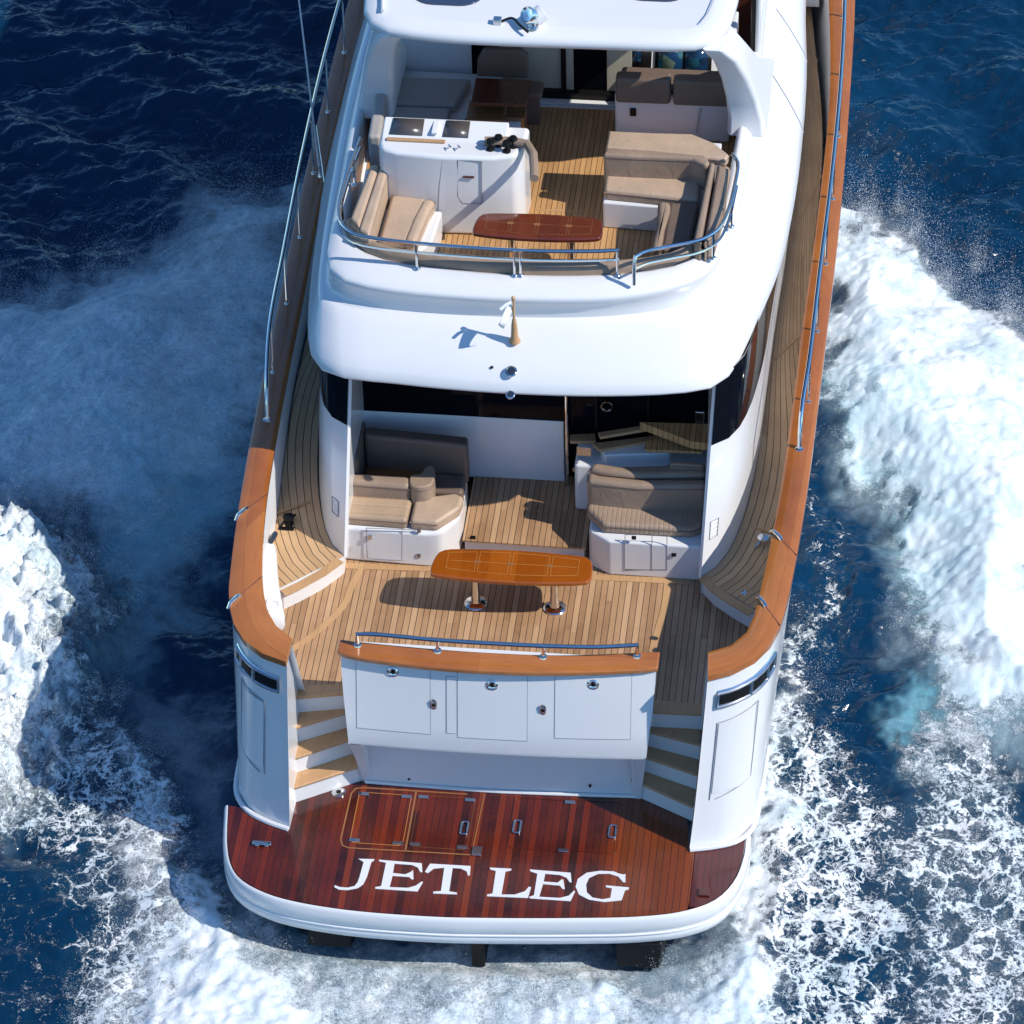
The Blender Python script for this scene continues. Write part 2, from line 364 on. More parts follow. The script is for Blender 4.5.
# teak cap on the bulwark
for sgn in (1, -1):
    S = lambda c: side(c, sgn)
    o = spline(S(g_out), NG); i = spline(S(g_in), NG)
    def off(p, q, d):
        v = Vector((p[0] - q[0], p[1] - q[1])); l = max(v.length, .02); v = v * ((l + d) / l); return (q[0] + v.x, q[1] + v.y)
    oo = [off(p, q, .035) for p, q in zip(o, i)]; ii = [off(q, p, .03) for p, q in zip(o, i)]
    zt = .055
    rows = [[(p[0], p[1], sheer(p[1])) for p in ii], [(p[0], p[1], sheer(p[1]) + zt) for p in ii]]
    for t in (.12, .5, .88): rows.append([(a[0] + (b[0] - a[0]) * t, a[1] + (b[1] - a[1]) * t, sheer(a[1]) + zt + (.022 if t == .5 else .012)) for a, b in zip(ii, oo)])
    rows += [[(p[0], p[1], sheer(p[1]) + zt) for p in oo], [(p[0], p[1], sheer(p[1]) - .02) for p in oo]]
    cp = MB().loft(rows, flip=(sgn == -1))
    e = [r[0] for r in rows]; k = len(cp.v); cp.add(e, [tuple(range(len(e)))], smooth=False)
    cap = part(cp, 'bulwark_cap', 'varnish', angle=50)
    # joint lines and steel straps across the cap
    for yy in ((2.55, 3.62) if sgn == 1 else (2.42, 3.78)):
        j = min(range(NG), key=lambda q: abs(.5 * (oo[q][1] + ii[q][1]) - yy))
        a, b = Vector((*ii[j], sheer(yy) + .062)), Vector((*oo[j], sheer(yy) + .062)); d = (b - a).normalized()
        st = MB(); st.tube([a - d * .03 + Vector((0, 0, -.02)), a + d * .02 + Vector((0, 0, .028)), a + d * .11 + Vector((0, 0, .03)), a + d * .17 + Vector((0, 0, .016))] if sgn == 1 else [b + d * .02 + Vector((0, 0, -.03)), b - d * .02 + Vector((0, 0, .024)), b - d * .12 + Vector((0, 0, .03)), b - d * .17 + Vector((0, 0, .016))], .022, 8)
        st.build('fairlead', 'chrome', cap)
        MB().tube([a + Vector((0, 0, .004)), (a + b) / 2 + Vector((0, 0, .013)), b + Vector((0, 0, .002))], .0055, 5).build('cap_joint', 'dark_wood', cap)

# ---------------- swim platform
plat_o = [(-2.867, 1.308, -0.000), (-2.783, 0.736, 0.000), (-2.691, 0.438, 0.000), (-2.554, 0.247, 0.000), (-2.195, 0.050, 0.000), (-1.516, -0.074, 0.000), (-0.533, -0.098, -0.000), (0.085, -0.063, 0.000), (1.019, 0.022, 0.000), (1.632, 0.099, -0.000), (2.056, 0.208, 0.000), (2.373, 0.393, 0.000), (2.550, 0.667, -0.000), (2.631, 1.006, 0.000), (2.646, 1.388, 0.000)]
PN = 70
pc = spline([p[:2] for p in plat_o], PN)
def outset(c, d):
    r = []
    for k in range(len(c)):
        a = Vector(c[max(0, k - 1)]); b = Vector(c[min(len(c) - 1, k + 1)]); t = (b - a).normalized(); r.append((c[k][0] + t.y * d, c[k][1] - t.x * d))
    return r
prof = [(0.0, .004), (.004, .012), (.018, .010), (.034, -.012), (.046, -.06), (.05, -.16), (.035, -.19), (.04, -.20), (.035, -.235), (.045, -.25), (.045, -.30), (.02, -.36), (-.15, -.40)]
plat = MB().loft([[(p[0], p[1], z) for p in outset(pc, d)] for d, z in prof], flip=False)
platform = part(plat, 'swim_platform', 'gelcoat', angle=50)
und = MB().prism([(p[0], p[1]) for p in outset(pc, -.1)] + [(2.5, 3.0), (-2.6, 3.0)], -.39, -.12)
und.build('platform_underside', 'gelcoat_soft', platform)
MB().tube([(p[0], p[1], -.217) for p in outset(pc, .040)], .013, 6).build('rub_strake', 'gelcoat_soft', platform)
inner = [(2.62, 1.36), (2.52, 1.28), (2.30, 1.18), (2.06, 1.11), (2.0, 1.55), (1.40, 1.86), (.65, 1.79), (0, 1.765), (-.78, 1.79), (-1.58, 1.79), (-2.26, 1.40), (-2.24, 1.14), (-2.45, 1.22), (-2.78, 1.30)]
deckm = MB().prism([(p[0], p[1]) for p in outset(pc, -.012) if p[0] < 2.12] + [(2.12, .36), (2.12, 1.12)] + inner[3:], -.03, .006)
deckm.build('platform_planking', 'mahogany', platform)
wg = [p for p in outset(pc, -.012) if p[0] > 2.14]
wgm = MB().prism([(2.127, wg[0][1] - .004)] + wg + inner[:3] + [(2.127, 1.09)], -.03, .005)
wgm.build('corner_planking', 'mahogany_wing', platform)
# lettering
def tr(pts, ox, oy, s): return [(ox + x / s, oy + y / s) for x, y in pts]
LET = [
    [(-1.375, 0.651), (-1.205, 0.660), (-1.214, 0.634), (-1.232, 0.621), (-1.248, 0.407), (-1.273, 0.292), (-1.326, 0.231), (-1.423, 0.195), (-1.515, 0.192), (-1.567, 0.224), (-1.565, 0.252), (-1.510, 0.229), (-1.428, 0.228), (-1.360, 0.256), (-1.334, 0.315), (-1.325, 0.400), (-1.313, 0.608), (-1.341, 0.628)],
    [(-1.159, 0.656), (-0.704, 0.646), (-0.682, 0.521), (-0.704, 0.519), (-0.737, 0.581), (-0.802, 0.612), (-0.988, 0.615), (-0.986, 0.479), (-0.856, 0.471), (-0.800, 0.513), (-0.783, 0.542), (-0.760, 0.409), (-0.780, 0.407), (-0.811, 0.438), (-0.985, 0.439), (-0.994, 0.275), (-0.800, 0.282), (-0.724, 0.322), (-0.674, 0.383), (-0.657, 0.379), (-0.697, 0.241), (-1.139, 0.240), (-1.142, 0.262), (-1.083, 0.281), (-1.078, 0.621), (-1.152, 0.634)],
    [(-0.618, 0.648), (-0.191, 0.653), (-0.183, 0.518), (-0.203, 0.516), (-0.222, 0.571), (-0.288, 0.607), (-0.374, 0.608), (-0.369, 0.271), (-0.287, 0.261), (-0.284, 0.236), (-0.532, 0.228), (-0.531, 0.253), (-0.455, 0.268), (-0.462, 0.605), (-0.572, 0.581), (-0.625, 0.512), (-0.656, 0.526)],
    [(0.011, 0.648), (0.239, 0.652), (0.237, 0.629), (0.181, 0.608), (0.176, 0.275), (0.315, 0.287), (0.414, 0.344), (0.447, 0.412), (0.471, 0.407), (0.455, 0.252), (0.028, 0.239), (0.028, 0.261), (0.082, 0.282), (0.080, 0.605), (0.019, 0.622)],
    [(0.427, 0.659), (0.859, 0.650), (0.882, 0.516), (0.863, 0.514), (0.824, 0.575), (0.750, 0.607), (0.597, 0.613), (0.592, 0.499), (0.738, 0.496), (0.775, 0.545), (0.792, 0.546), (0.822, 0.413), (0.798, 0.411), (0.766, 0.457), (0.589, 0.463), (0.569, 0.278), (0.784, 0.282), (0.873, 0.322), (0.917, 0.396), (0.932, 0.391), (0.897, 0.247), (0.479, 0.248), (0.463, 0.265), (0.513, 0.296), (0.515, 0.605), (0.442, 0.631)],
    [(1.439, 0.566), (1.416, 0.564), (1.357, 0.640), (1.260, 0.673), (1.144, 0.662), (1.057, 0.596), (1.036, 0.497), (1.054, 0.386), (1.119, 0.318), (1.225, 0.302), (1.304, 0.329), (1.308, 0.467), (1.244, 0.478), (1.241, 0.503), (1.483, 0.496), (1.480, 0.470), (1.445, 0.451), (1.423, 0.308), (1.252, 0.267), (1.087, 0.284), (0.976, 0.347), (0.930, 0.456), (0.942, 0.570), (1.026, 0.665), (1.163, 0.706), (1.304, 0.709), (1.365, 0.682), (1.413, 0.674), (1.428, 0.688)],
]
for i, L in enumerate(LET):
    MB().prism(L, .0065, .0125).build('letter', 'letter', platform)
# hatches in the platform
def strip(pts, w, z, h=.004, closed=False):
    """a flat ribbon along a polyline"""
    m = MB(); P = [Vector(p[:2]) for p in pts]; n = len(P); L = []; Rr = []
    for k in range(n):
        a = P[k - 1] if (k or closed) else P[k]; b = P[(k + 1) % n] if (k < n - 1 or closed) else P[k]
        t = (b - a).normalized(); nn = Vector((-t.y, t.x)); L.append(P[k] + nn * w / 2); Rr.append(P[k] - nn * w / 2)
    if closed: L.append(L[0]); Rr.append(Rr[0])
    m.loft([[(*p, z) for p in Rr], [(*p, z + h) for p in Rr], [(*p, z + h) for p in L], [(*p, z) for p in L]], flip=True, uvs=False)
    return m
def rrect(x0, x1, y0, y1, r, k=5):
    o = []
    for cx, cy, a0 in ((x1 - r, y0 + r, -90), (x1 - r, y1 - r, 0), (x0 + r, y1 - r, 90), (x0 + r, y0 + r, 180)):
        for q in range(k): a = R_(a0 + 90 * q / (k - 1)); o.append((cx + r * math.cos(a), cy + r * math.sin(a)))
    return o
big = rrect(-1.60, -.18, .80, 1.70, .10)
big = [(x, y) for x, y in big if x < -.25]
fr = strip([(-.17, .86), (-.22, .815), (-1.50, .80), (-1.57, .83), (-1.60, .92), (-1.585, 1.60), (-1.55, 1.68), (-1.45, 1.70), (-.35, 1.70)], .016, .007, .005)
fr.build('hatch_frame', 'gold', platform)
for x0, x1, y0, y1, w in ((-1.50, -.94, .88, 1.63, .007), (-.86, -.26, .88, 1.64, .005), (.16, .74, .95, 1.70, .004), (.76, 1.30, .97, 1.72, .004)):
    h = strip(rrect(x0, x1, y0, y1, .05), w, .0075, .004, True).build('hatch', 'inlay' if x0 < -.9 else ('dark_wood' if x0 > 0 else 'mid_wood'), platform)
    hin = [(x0 + .05, y1 - .03), (x1 - .05, y1 - .03), (x0 + .05, y0 + .03), (x1 - .05, y0 + .03)] if x0 < 0 else [(x1 + .01 if x0 < .5 else x0 - .01, y1 - .03), (x1 + .01 if x0 < .5 else x0 - .01, y0 + .01)][: 2 if x0 < .5 else 0]
    for hx, hy in hin: MB().box(hx - .055, hx + .055, hy - .022, hy + .022, .007, .026).build('hinge', 'chrome', h, bevel=.004)
    if x0 > -.9:
        hx = x1 - .06 if x0 != .16 else x0 + .07; hy = y0 + .32
        MB().tube([(a, b, .02) for a, b in rrect(hx - .035, hx + .035, hy - .10, hy + .08, .02, 4)], .012, 6, closed=True).build('lift_ring', 'chrome', h)
strip([(-.20, .86), (-.17, 1.72)], .012, .0085, .004).build('hatch_trim', 'gold', platform)
strip([(-.90, .82), (-.90, 1.69)], .02, .0085, .004).build('hatch_trim', 'gold', platform)
MB().box(-.20, -.10, .80, .93, .007, .03).build('latch', 'chrome', platform, bevel=.005)
for cx, cy in ((-1.72, 1.60),):
    MB().lathe((cx, cy, .006), [(.075, 0), (.075, .012), (.05, .02), (.0, .02)], 20).build('deck_filler', 'chrome', platform)
    MB().lathe((cx, cy, .0255), [(.028, 0), (.028, .003), (0, .004)], 16).build('filler_hole', 'black', platform)
cl = [(-2.413, 0.760, 0.010)][0]
clm = MB().box(cl[0] - .10, cl[0] + .10, cl[1] - .025, cl[1] + .025, .03, .05).box(cl[0] - .07, cl[0] - .03, cl[1] - .03, cl[1] + .03, .006, .03).box(cl[0] + .03, cl[0] + .07, cl[1] - .03, cl[1] + .03, .006, .03)
clm.build('cleat', 'chrome', platform, bevel=.01)
cl = [(2.262, 0.488, 0.010)][0]
MB().box(cl[0] - .06, cl[0] + .06, cl[1] - .05, cl[1] + .05, .006, .03).build('cleat_pad', 'dark_wood', platform, bevel=.008)
# exhaust fairings hanging below the platform
for x in (-1.62, 1.62):
    m = MB().loft([[(x - .28, .75, -.4), (x + .28, .75, -.4), (x + .28, .75, -1.0), (x - .28, .75, -1.0)], [(x - .24, .08, -.38), (x + .24, .08, -.38), (x + .22, -.0, -.66), (x - .22, -.0, -.66)]], closed=True, caps=True, uvs=False)
    part(m, 'exhaust_fairing', 'black', bevel=.02)
m = MB().box(-.12, .02, -.02, .4, -.80, -.36)
part(m, 'rudder_bracket', 'black', bevel=.02)

# ---------------- transom with lockers
def tr_y(x, z):
    """aft face of the transom at height z"""
    t = max(0.0, (z - .80) / .98); base = 1.51 + .05 * (x / 1.6) ** 2 + .02 * (x / 1.6)
    return base + t * (.23 + .06 * (x / 1.6) ** 2)
def tr_hw(z): return 1.49 + .15 * min(1.0, z / 1.6)
xs = np.linspace(-1, 1, 33)
tb = MB()
rows = []
for z, dy in ((.80, .20), (.79, .06), (.80, .015), (.84, 0), (1.1, 0), (1.4, 0), (1.66, 0), (1.80, 0)):
    rows.append([(x * tr_hw(z), tr_y(x * tr_hw(z), z) + dy, z) for x in xs])
tb.loft(rows)
for sg in (1, -1):
    rows = []
    for z in (0, .4, .8, 1.2, 1.5, 1.8):
        x = sg * tr_hw(z); y0 = tr_y(x, max(z, .8)) if z >= .8 else 1.80 + (tr_y(x, .8) - 1.80) * (z / .8) ** 1.5
        rows.append([(x, y0, z), (x, 2.02, z), (x * .97, 2.04, z)] if sg > 0 else [(x * .97, 2.04, z), (x, 2.02, z), (x, y0, z)])
    tb.loft(rows)
    # corner posts either side of the recess
    rows = []
    for z in (0, .2, .4, .6, .81):
        x1 = sg * tr_hw(z); x0 = sg * 1.40; y0 = 1.80 + (tr_y(x1, .8) - 1.80) * (z / .8) ** 1.5
        r = [(x0, 1.90, z), (x0, y0 + .03, z), (x0 + sg * .03, y0, z), (x1, y0, z)]
        rows.append(r if sg < 0 else r[::-1])
    tb.loft(rows)
tb.loft([[(x * 1.45, 1.80 - .02 * (1 - x * x) + .04 * max(x, 0), z) for x in xs] for z in (0, .05, .3, .6, .82)])
tb.box(-1.60, 1.60, 2.0, 2.06, .9, 1.8)
transom = part(tb, 'transom', 'gelcoat', angle=40)
MB().tube([(x * 1.46, 1.782 - .02 * (1 - x * x) + .04 * max(x, 0), .02) for x in xs], .022, 8).build('recess_foot', 'gelcoat', transom)
def on_tr(x, z, d): return (x, tr_y(x, z) - d, z)
doors = [[(-1.455, 1.660, 1.826), (-0.684, 1.660, 1.777), (-0.712, 1.660, 0.997), (-1.494, 1.660, 1.018)], [(-0.393, 1.660, 1.730), (0.326, 1.660, 1.761), (0.311, 1.660, 1.013), (-0.417, 1.660, 0.979)], [(0.616, 1.660, 1.743), (1.394, 1.660, 1.822), (1.392, 1.660, 1.077), (0.605, 1.660, 1.009)]]
for q, d in enumerate(doors):
    x0 = (d[0][0] + d[3][0]) / 2; x1 = (d[1][0] + d[2][0]) / 2; z1 = (d[0][2] + d[1][2]) / 2 + .02; z0 = (d[2][2] + d[3][2]) / 2
    def grid(x0, x1, z0, z1, dd):
        return MB().loft([[on_tr(x0 + (x1 - x0) * t, z0 + (z1 - z0) * s_, dd) for t in np.linspace(0, 1, 9)] for s_ in np.linspace(0, 1, 4)])
    seam = grid(x0 - .007, x1 + .007, z0 - .008, z1 + .008, .0025).build('door_seam', 'seam', transom)
    dm = grid(x0, x1, z0, z1, .0045).build('locker_door', 'gelcoat', transom)
    if q == 1:
        grid(x0 - .125, x0 - .02, z0 + .034, z1 - .064, .0025).build('door_seam', 'seam', transom)
        grid(x0 - .115, x0 - .02, z0 + .04, z1 - .07, .0045).build('side_flap', 'gelcoat', transom)
    xc = (x0 + x1) / 2; zc = z1 - .13; nrm = Vector((0, -1, .16)).normalized()
    c = Vector(on_tr(xc, zc, .005))
    MB().lathe(c, [(.062, 0), (.062, .008), (.045, .016), (.032, .008), (0, .006)], 24, nrm).build('door_latch', 'chrome', dm)
    MB().lathe(c + nrm * .009, [(.024, 0), (.02, .004), (0, .005)], 16, nrm).build('latch_core', 'black', dm)
for px in [(-0.657, 1.660, 1.364), (0.486, 1.660, 1.374)]:
    c = Vector(on_tr(px[0], px[2], .004)); 
    MB().add([(c.x + a * .036 * math.cos(t), c.y - b, c.z + a * .075 * math.sin(t)) for a, b in ((1, 0), (1, .012), (.75, .016), (.0, .016)) for t in np.linspace(0, 2 * math.pi, 17)[:-1]],
             [(r * 16 + i, r * 16 + (i + 1) % 16, (r + 1) * 16 + (i + 1) % 16, (r + 1) * 16 + i) for r in range(3) for i in range(16)]).build('socket', 'brushed', transom)
    MB().lathe(c + Vector((0, -.016, 0)), [(.022, 0), (.02, .006), (0, .007)], 14, (0, -1, 0)).build('socket_plug', 'black', transom)
for px in [(-1.143, 1.790, 0.703)]: MB().box(px[0] - .07, px[0] + .07, 1.775, 1.79, px[2] - .05, px[2] + .03).build('recess_box', 'brushed', transom, bevel=.006)
for px in [(-0.986, 1.790, 0.093), (0.952, 1.790, 0.160)]: MB().lathe((px[0], 1.80, px[2]), [(.016, 0), (.014, .02), (0, .022)], 10, (0, -1, 0)).build('drain', 'black', transom)
# teak cap and rail on the transom
co = [(-1.68, 1.83), (-1.62, 1.79), (-1.0, 1.70), (-.16, 1.665), (.66, 1.71), (1.58, 1.84), (1.665, 1.87)]
ci = [(1.665, 2.12), (1.58, 2.11), (.66, 1.98), (-.16, 1.95), (-1.0, 1.97), (-1.62, 2.01), (-1.68, 2.02)]
tcap = part(MB().prism(spline(co, 30) + spline(ci, 30), 1.80, 1.865), 'transom_cap', 'varnish', bevel=.02)
tcap.data.uv_layers[0].data.foreach_set('uv', [c for l in tcap.data.loops for c in ((tcap.data.vertices[l.vertex_index].co.y - 1.6) * .9, tcap.data.vertices[l.vertex_index].co.x)])
rp = [(-1.475, 1.938, 2.020), (-1.340, 1.950, 2.020), (-0.635, 1.920, 2.020), (0.022, 1.917, 2.020), (0.468, 1.926, 2.020), (1.056, 1.962, 2.020), (1.434, 2.026, 2.020)]
rail = MB().tube([rp[0][:2] + (1.90,)] + [(p[0], p[1], 2.02) for p in spline(rp, 24)] + [rp[-1][:2] + (1.87,)], .024, 10)
trail = part(rail, 'transom_rail', 'chrome')
for j in (0, 2, 4, 6):
    MB().tube([(rp[j][0], rp[j][1], 1.86), (rp[j][0], rp[j][1], 2.02)], .018, 8).lathe((rp[j][0], rp[j][1], 1.865), [(.045, 0), (.04, .012), (.02, .02)], 14).build('rail_post', 'chrome', trail)

# ---------------- stairs either side of the transom
fronts = {-1: [((-2.26, 1.36), (-1.50, 1.81)), ((-2.27, 1.55), (-1.55, 1.985)), ((-2.28, 1.76), (-1.60, 2.13)), ((-2.30, 1.99), (-1.64, 2.13))],
          1: [((1.36, 1.88), (2.10, 1.50)), ((1.40, 2.01), (2.12, 1.73)), ((1.46, 2.115), (2.13, 1.93)), ((1.48, 2.13), (2.14, 2.14))]}
for sg in (-1, 1):
    for k, (a, b) in enumerate(fronts[sg]):
        z = .25 * (k + 1)
        st = MB().prism([a, b, (b[0], 2.6), (a[0], 2.6)], z - .25, z - .028)
        riser = part(st, 'stair_riser', 'gelcoat')
        if k < 3:
            d = (Vector(b) - Vector(a)).normalized(); nn = Vector((d.y, -d.x)) * .03
            e0 = .02 if sg > 0 else .03; a2 = Vector(a) + d * .02 + nn; b2 = Vector(b) - d * .02 + nn; back = Vector((0, .42))
            tdm = MB().prism([tuple(a2), tuple(b2), tuple(b2 + back), tuple(a2 + back)], z - .028, z + .008)
            MB_t = tdm.build('stair_tread', 'tread', riser, bevel=.012)
            # carved non-slip band
            m_ = (a2 + b2) / 2 + Vector((-d.y, d.x)) * .13
            MB().prism([tuple(m_ - d * .2), tuple(m_ + d * .2), tuple(m_ + d * .2 + Vector((-d.y, d.x)) * .05), tuple(m_ - d * .2 + Vector((-d.y, d.x)) * .05)], z + .0085, z + .0095).build('grip_strip', 'teak_plain', riser)
    a, b = fronts[sg][3]
    part(MB().prism([(a[0], a[1] - .03), (b[0], b[1] - .03), (b[0], b[1] + .12), (a[0], a[1] + .16)], .97, 1.012), 'stair_nosing', 'teak_plain', bevel=.01)

# ---------------- decks
part(MB().prism([(-2.34, 2.10), (-1.7, 2.17), (1.5, 2.17), (2.16, 2.17), (2.40, 2.19), (2.70, 2.5), (2.74, 5.8), (-2.74, 5.8), (-2.74, 2.5), (-2.46, 2.19)], .9, 1.0), 'cockpit_deck', 'teak')
# diagonal margin boards of the cockpit deck
for sg, pts in ((-1, [(-2.495, 2.546, 1.000), (-2.156, 2.954, 1.000), (-1.875, 3.491, 1.000), (-1.842, 3.803, 1.000), (-1.772, 4.088, 1.000)]), (1, [(1.582, 4.151, 1.000), (1.577, 3.697, 1.000), (1.520, 3.214, 1.000), (1.508, 2.977, 1.000)])):
    part(strip(spline([p[:2] for p in pts], 14), .075, 1.001, .006), 'margin_board', 'teak_plain')
part(strip([p[:2] for p in [(-1.963, 4.104, 1.000), (-0.589, 4.158, 1.000), (0.675, 4.153, 1.000), (1.821, 4.171, 1.000)]], .09, 1.001, .005), 'margin_board', 'teak_plain')

h_bot = [(1.95, 4.02), (2.12, 4.22), (2.26, 4.55), (2.37, 4.98), (2.45, 5.6), (2.47, 6.4), (2.48, 7.4), (2.54, 9.0), (2.56, 10.5), (2.56, 12.0), (2.40, 14.0), (1.85, 16.5), (1.0, 18.2), (0.0, 18.8)]
h_top = [(2.04, 4.75), (2.18, 4.82), (2.30, 5.02), (2.38, 5.4), (2.42, 5.9), (2.45, 6.4), (2.475, 7.0), (2.52, 7.8), (2.55, 9.0), (2.55, 10.4), (2.54, 12.0), (2.38, 13.8), (1.8, 16.2), (.95, 17.8), (0.0, 18.4)]
h_top_port = [(-1.88, 4.75), (-2.04, 4.82), (-2.18, 5.02), (-2.27, 5.4), (-2.33, 5.9), (-2.37, 6.4), (-2.42, 7.0), (-2.49, 7.8)] + [(-p[0], p[1]) for p in h_top[8:]]
def dk_z(y): t = max(0.0, min(1.0, (y - 4.1) / 2.4)); return 1.22 + .50 * t * t * (3 - 2 * t)
for sg in (1, -1):
    S = (lambda c: c) if sg == 1 else mir
    hb = spline(S(h_bot), 70); gd = spline(S(g_deck[3:]), 70)
    edge = [(1.973, 4.004, 1.220), (2.106, 3.822, 1.220), (2.312, 3.647, 1.220), (2.538, 3.476, 1.220)] if sg == 1 else [(-1.983, 3.938, 1.220), (-2.148, 3.710, 1.220), (-2.357, 3.497, 1.220), (-2.521, 3.353, 1.220)]
    edge = [p[:2] for p in edge]
    # side deck: between house and bulwark
    a = [p for p in hb]; b = [p for p in gd if p[1] > edge[-1][1] - .02]
    b = spline([(sg * 2.67, edge[-1][1])] + b, 70)
    rows = []
    for t in np.linspace(0, 1, 6): rows.append([(p[0] + (q[0] - p[0]) * t, p[1] + (q[1] - p[1]) * t, dk_z(p[1] + (q[1] - p[1]) * t)) for p, q in zip(a, b)])
    sdk = MB().loft(rows, flip=(sg == -1))
    wedge = edge + [(sg * 2.70, edge[-1][1]), (sg * 2.78, 4.6), (sg * 2.0, 4.6), (sg * 1.95, 4.0)]
    part(MB().prism(wedge, .95, 1.212), 'side_deck_step', 'gelcoat')
    part(sdk, 'side_deck', 'teak_side')
    part(strip(edge, .11, 1.2235, .012), 'margin_board', 'teak_plain')
    part(MB().prism([(sg * 2.2, 5.0), (sg * 2.85, 5.0), (sg * 2.9, 12), (sg * 2.3, 12)], 1.0, 1.19), 'side_deck_base', 'gelcoat_soft')
    for yy in (4.75, 7.45, 10.1, 12.3):
        k = min(range(70), key=lambda q: abs(.5 * (a[q][1] + b[q][1]) - yy))
        part(strip([a[k], b[k]], .035, dk_z(yy) + .004, .003), 'deck_joint', 'teak_plain')
part(MB().prism([(-.68, 4.47), (.64, 4.45), (.64, 5.6), (-.68, 5.6)], 1.0, 1.17), 'upper_deck_step', 'gelcoat')
part(MB().prism([(-.70, 4.42), (.66, 4.40), (.66, 5.6), (-.70, 5.6)], 1.171, 1.20), 'upper_cockpit_deck', 'teak', bevel=.006)
for px in [(-0.586, 4.460, 1.216)]: part(MB().box(px[0] - .03, px[0] + .03, 4.44, 4.46, px[2] - .02, px[2] + .02), 'step_light', 'black')

# ---------------- main deck house: fashion plates, side walls and windows
def house(sg, n=70, rows=13):
    S = (lambda c: c) if sg == 1 else mir
    b = spline(S(h_bot), n); t = spline(h_top if sg == 1 else h_top_port, n); out = []
    for j in range(rows):
        s_ = j / (rows - 1); z = 1.20 + 2.3 * s_
        bul_ = .02 * math.sin(math.pi * s_)
        out.append([(p[0] + (q[0] - p[0]) * s_ + sg * bul_ * min(1, k / 8), p[1] + (q[1] - p[1]) * s_, z) for k, (p, q) in enumerate(zip(b, t))])
    return out
walls = MB()
for sg in (1, -1):
    hr = house(sg); walls.loft(hr, flip=(sg == -1))
    # inboard face of the fashion plate
    walls.loft([[r[0] for r in hr], [(r[0][0] - sg * .03, r[0][1] + .02, r[0][2]) for r in hr], [(sg * 1.90, 5.6, r[0][2]) for r in hr]], flip=(sg == 1))
housew = part(walls, 'deckhouse', 'gelcoat', angle=50)
for sg in (1, -1):
    hr = house(sg, 70, 41); m = MB(); g = []
    j0 = 26
    for j in range(j0, 41):
        row = []
        for k in range(0, 66):
            p = hr[j][k]; q = hr[j][k + 1]; t = Vector((q[0] - p[0], q[1] - p[1], 0)).normalized(); nrm = Vector((t.y, -t.x, 0)) * sg
            row.append((p[0] + nrm.x * .014, p[1] + nrm.y * .014, p[2]))
        g.append(row)
    m.loft(g, flip=(sg == -1)); m.build('side_window', 'glass', housew)
    # vent plate let into the fashion plate
    hr = house(sg, 70, 41); ja, jb, ka, kb = (7.0, 10.5, .35, .85) if sg > 0 else (7.0, 10.0, .55, 1.05)
    def hv(j, k):
        j0_, k0_ = int(j), int(k); fj, fk = j - j0_, k - k0_
        return [hr[j0_][k0_][c] * (1 - fj) * (1 - fk) + hr[j0_ + 1][k0_][c] * fj * (1 - fk) + hr[j0_][k0_ + 1][c] * (1 - fj) * fk + hr[j0_ + 1][k0_ + 1][c] * fj * fk for c in range(3)]
    def hp(j, k, d):
        p = hv(j, k); q = hv(j, k + .1); t = Vector((q[0] - p[0], q[1] - p[1], 0)).normalized()
        return (p[0] + t.y * sg * d, p[1] - t.x * sg * d, p[2])
    MB().tube([hp(ja, ka, .004), hp(ja, kb, .004), hp(jb, kb, .004), hp(jb, ka, .004)], .007, 5, closed=True).build('vent_frame', 'seam', housew)
    for j in np.linspace(ja + .6, jb - .6, 4): MB().tube([hp(j, k, .003) for k in np.linspace(ka, kb, 4)], .004, 5).build('vent_slat', 'gelcoat_soft', housew)

fdk = spline(g_deck, 60); part(MB().prism([(p[0] + .08, p[1]) for p in fdk if p[1] > 14] + [(-p[0] - .08, p[1]) for p in fdk[::-1] if p[1] > 14], 1.9, 2.0), 'foredeck', 'gelcoat_soft')
# aft bulkhead with glass doors
bh = MB().box(-1.95, .32, 5.50, 5.56, 1.18, 2.06)
bulk = part(bh, 'aft_bulkhead', 'gelcoat', bevel=.015)
MB().box(-1.97, .34, 5.505, 5.545, 2.06, 3.5).build('bulkhead_glass', 'glass', bulk)
for x in (.34, .68, 1.25): MB().box(x - .012, x + .012, 5.48, 5.55, 1.25, 3.5).build('door_post', 'black', bulk)
MB().box(.36, 1.97, 5.56, 5.60, 1.25, 3.5).build('sliding_door', 'glass', bulk)
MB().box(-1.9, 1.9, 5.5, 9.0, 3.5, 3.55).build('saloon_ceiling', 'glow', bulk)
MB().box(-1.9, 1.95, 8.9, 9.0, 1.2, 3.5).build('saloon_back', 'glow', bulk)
MB().box(-1.9, 1.95, 5.6, 9.0, 1.16, 1.19).build('saloon_floor', 'dark_wood', bulk)
part(MB().tube([(.36, 5.42, 1.2), (.36, 5.42, 2.5)], .018, 8), 'grab_pole', 'chrome')

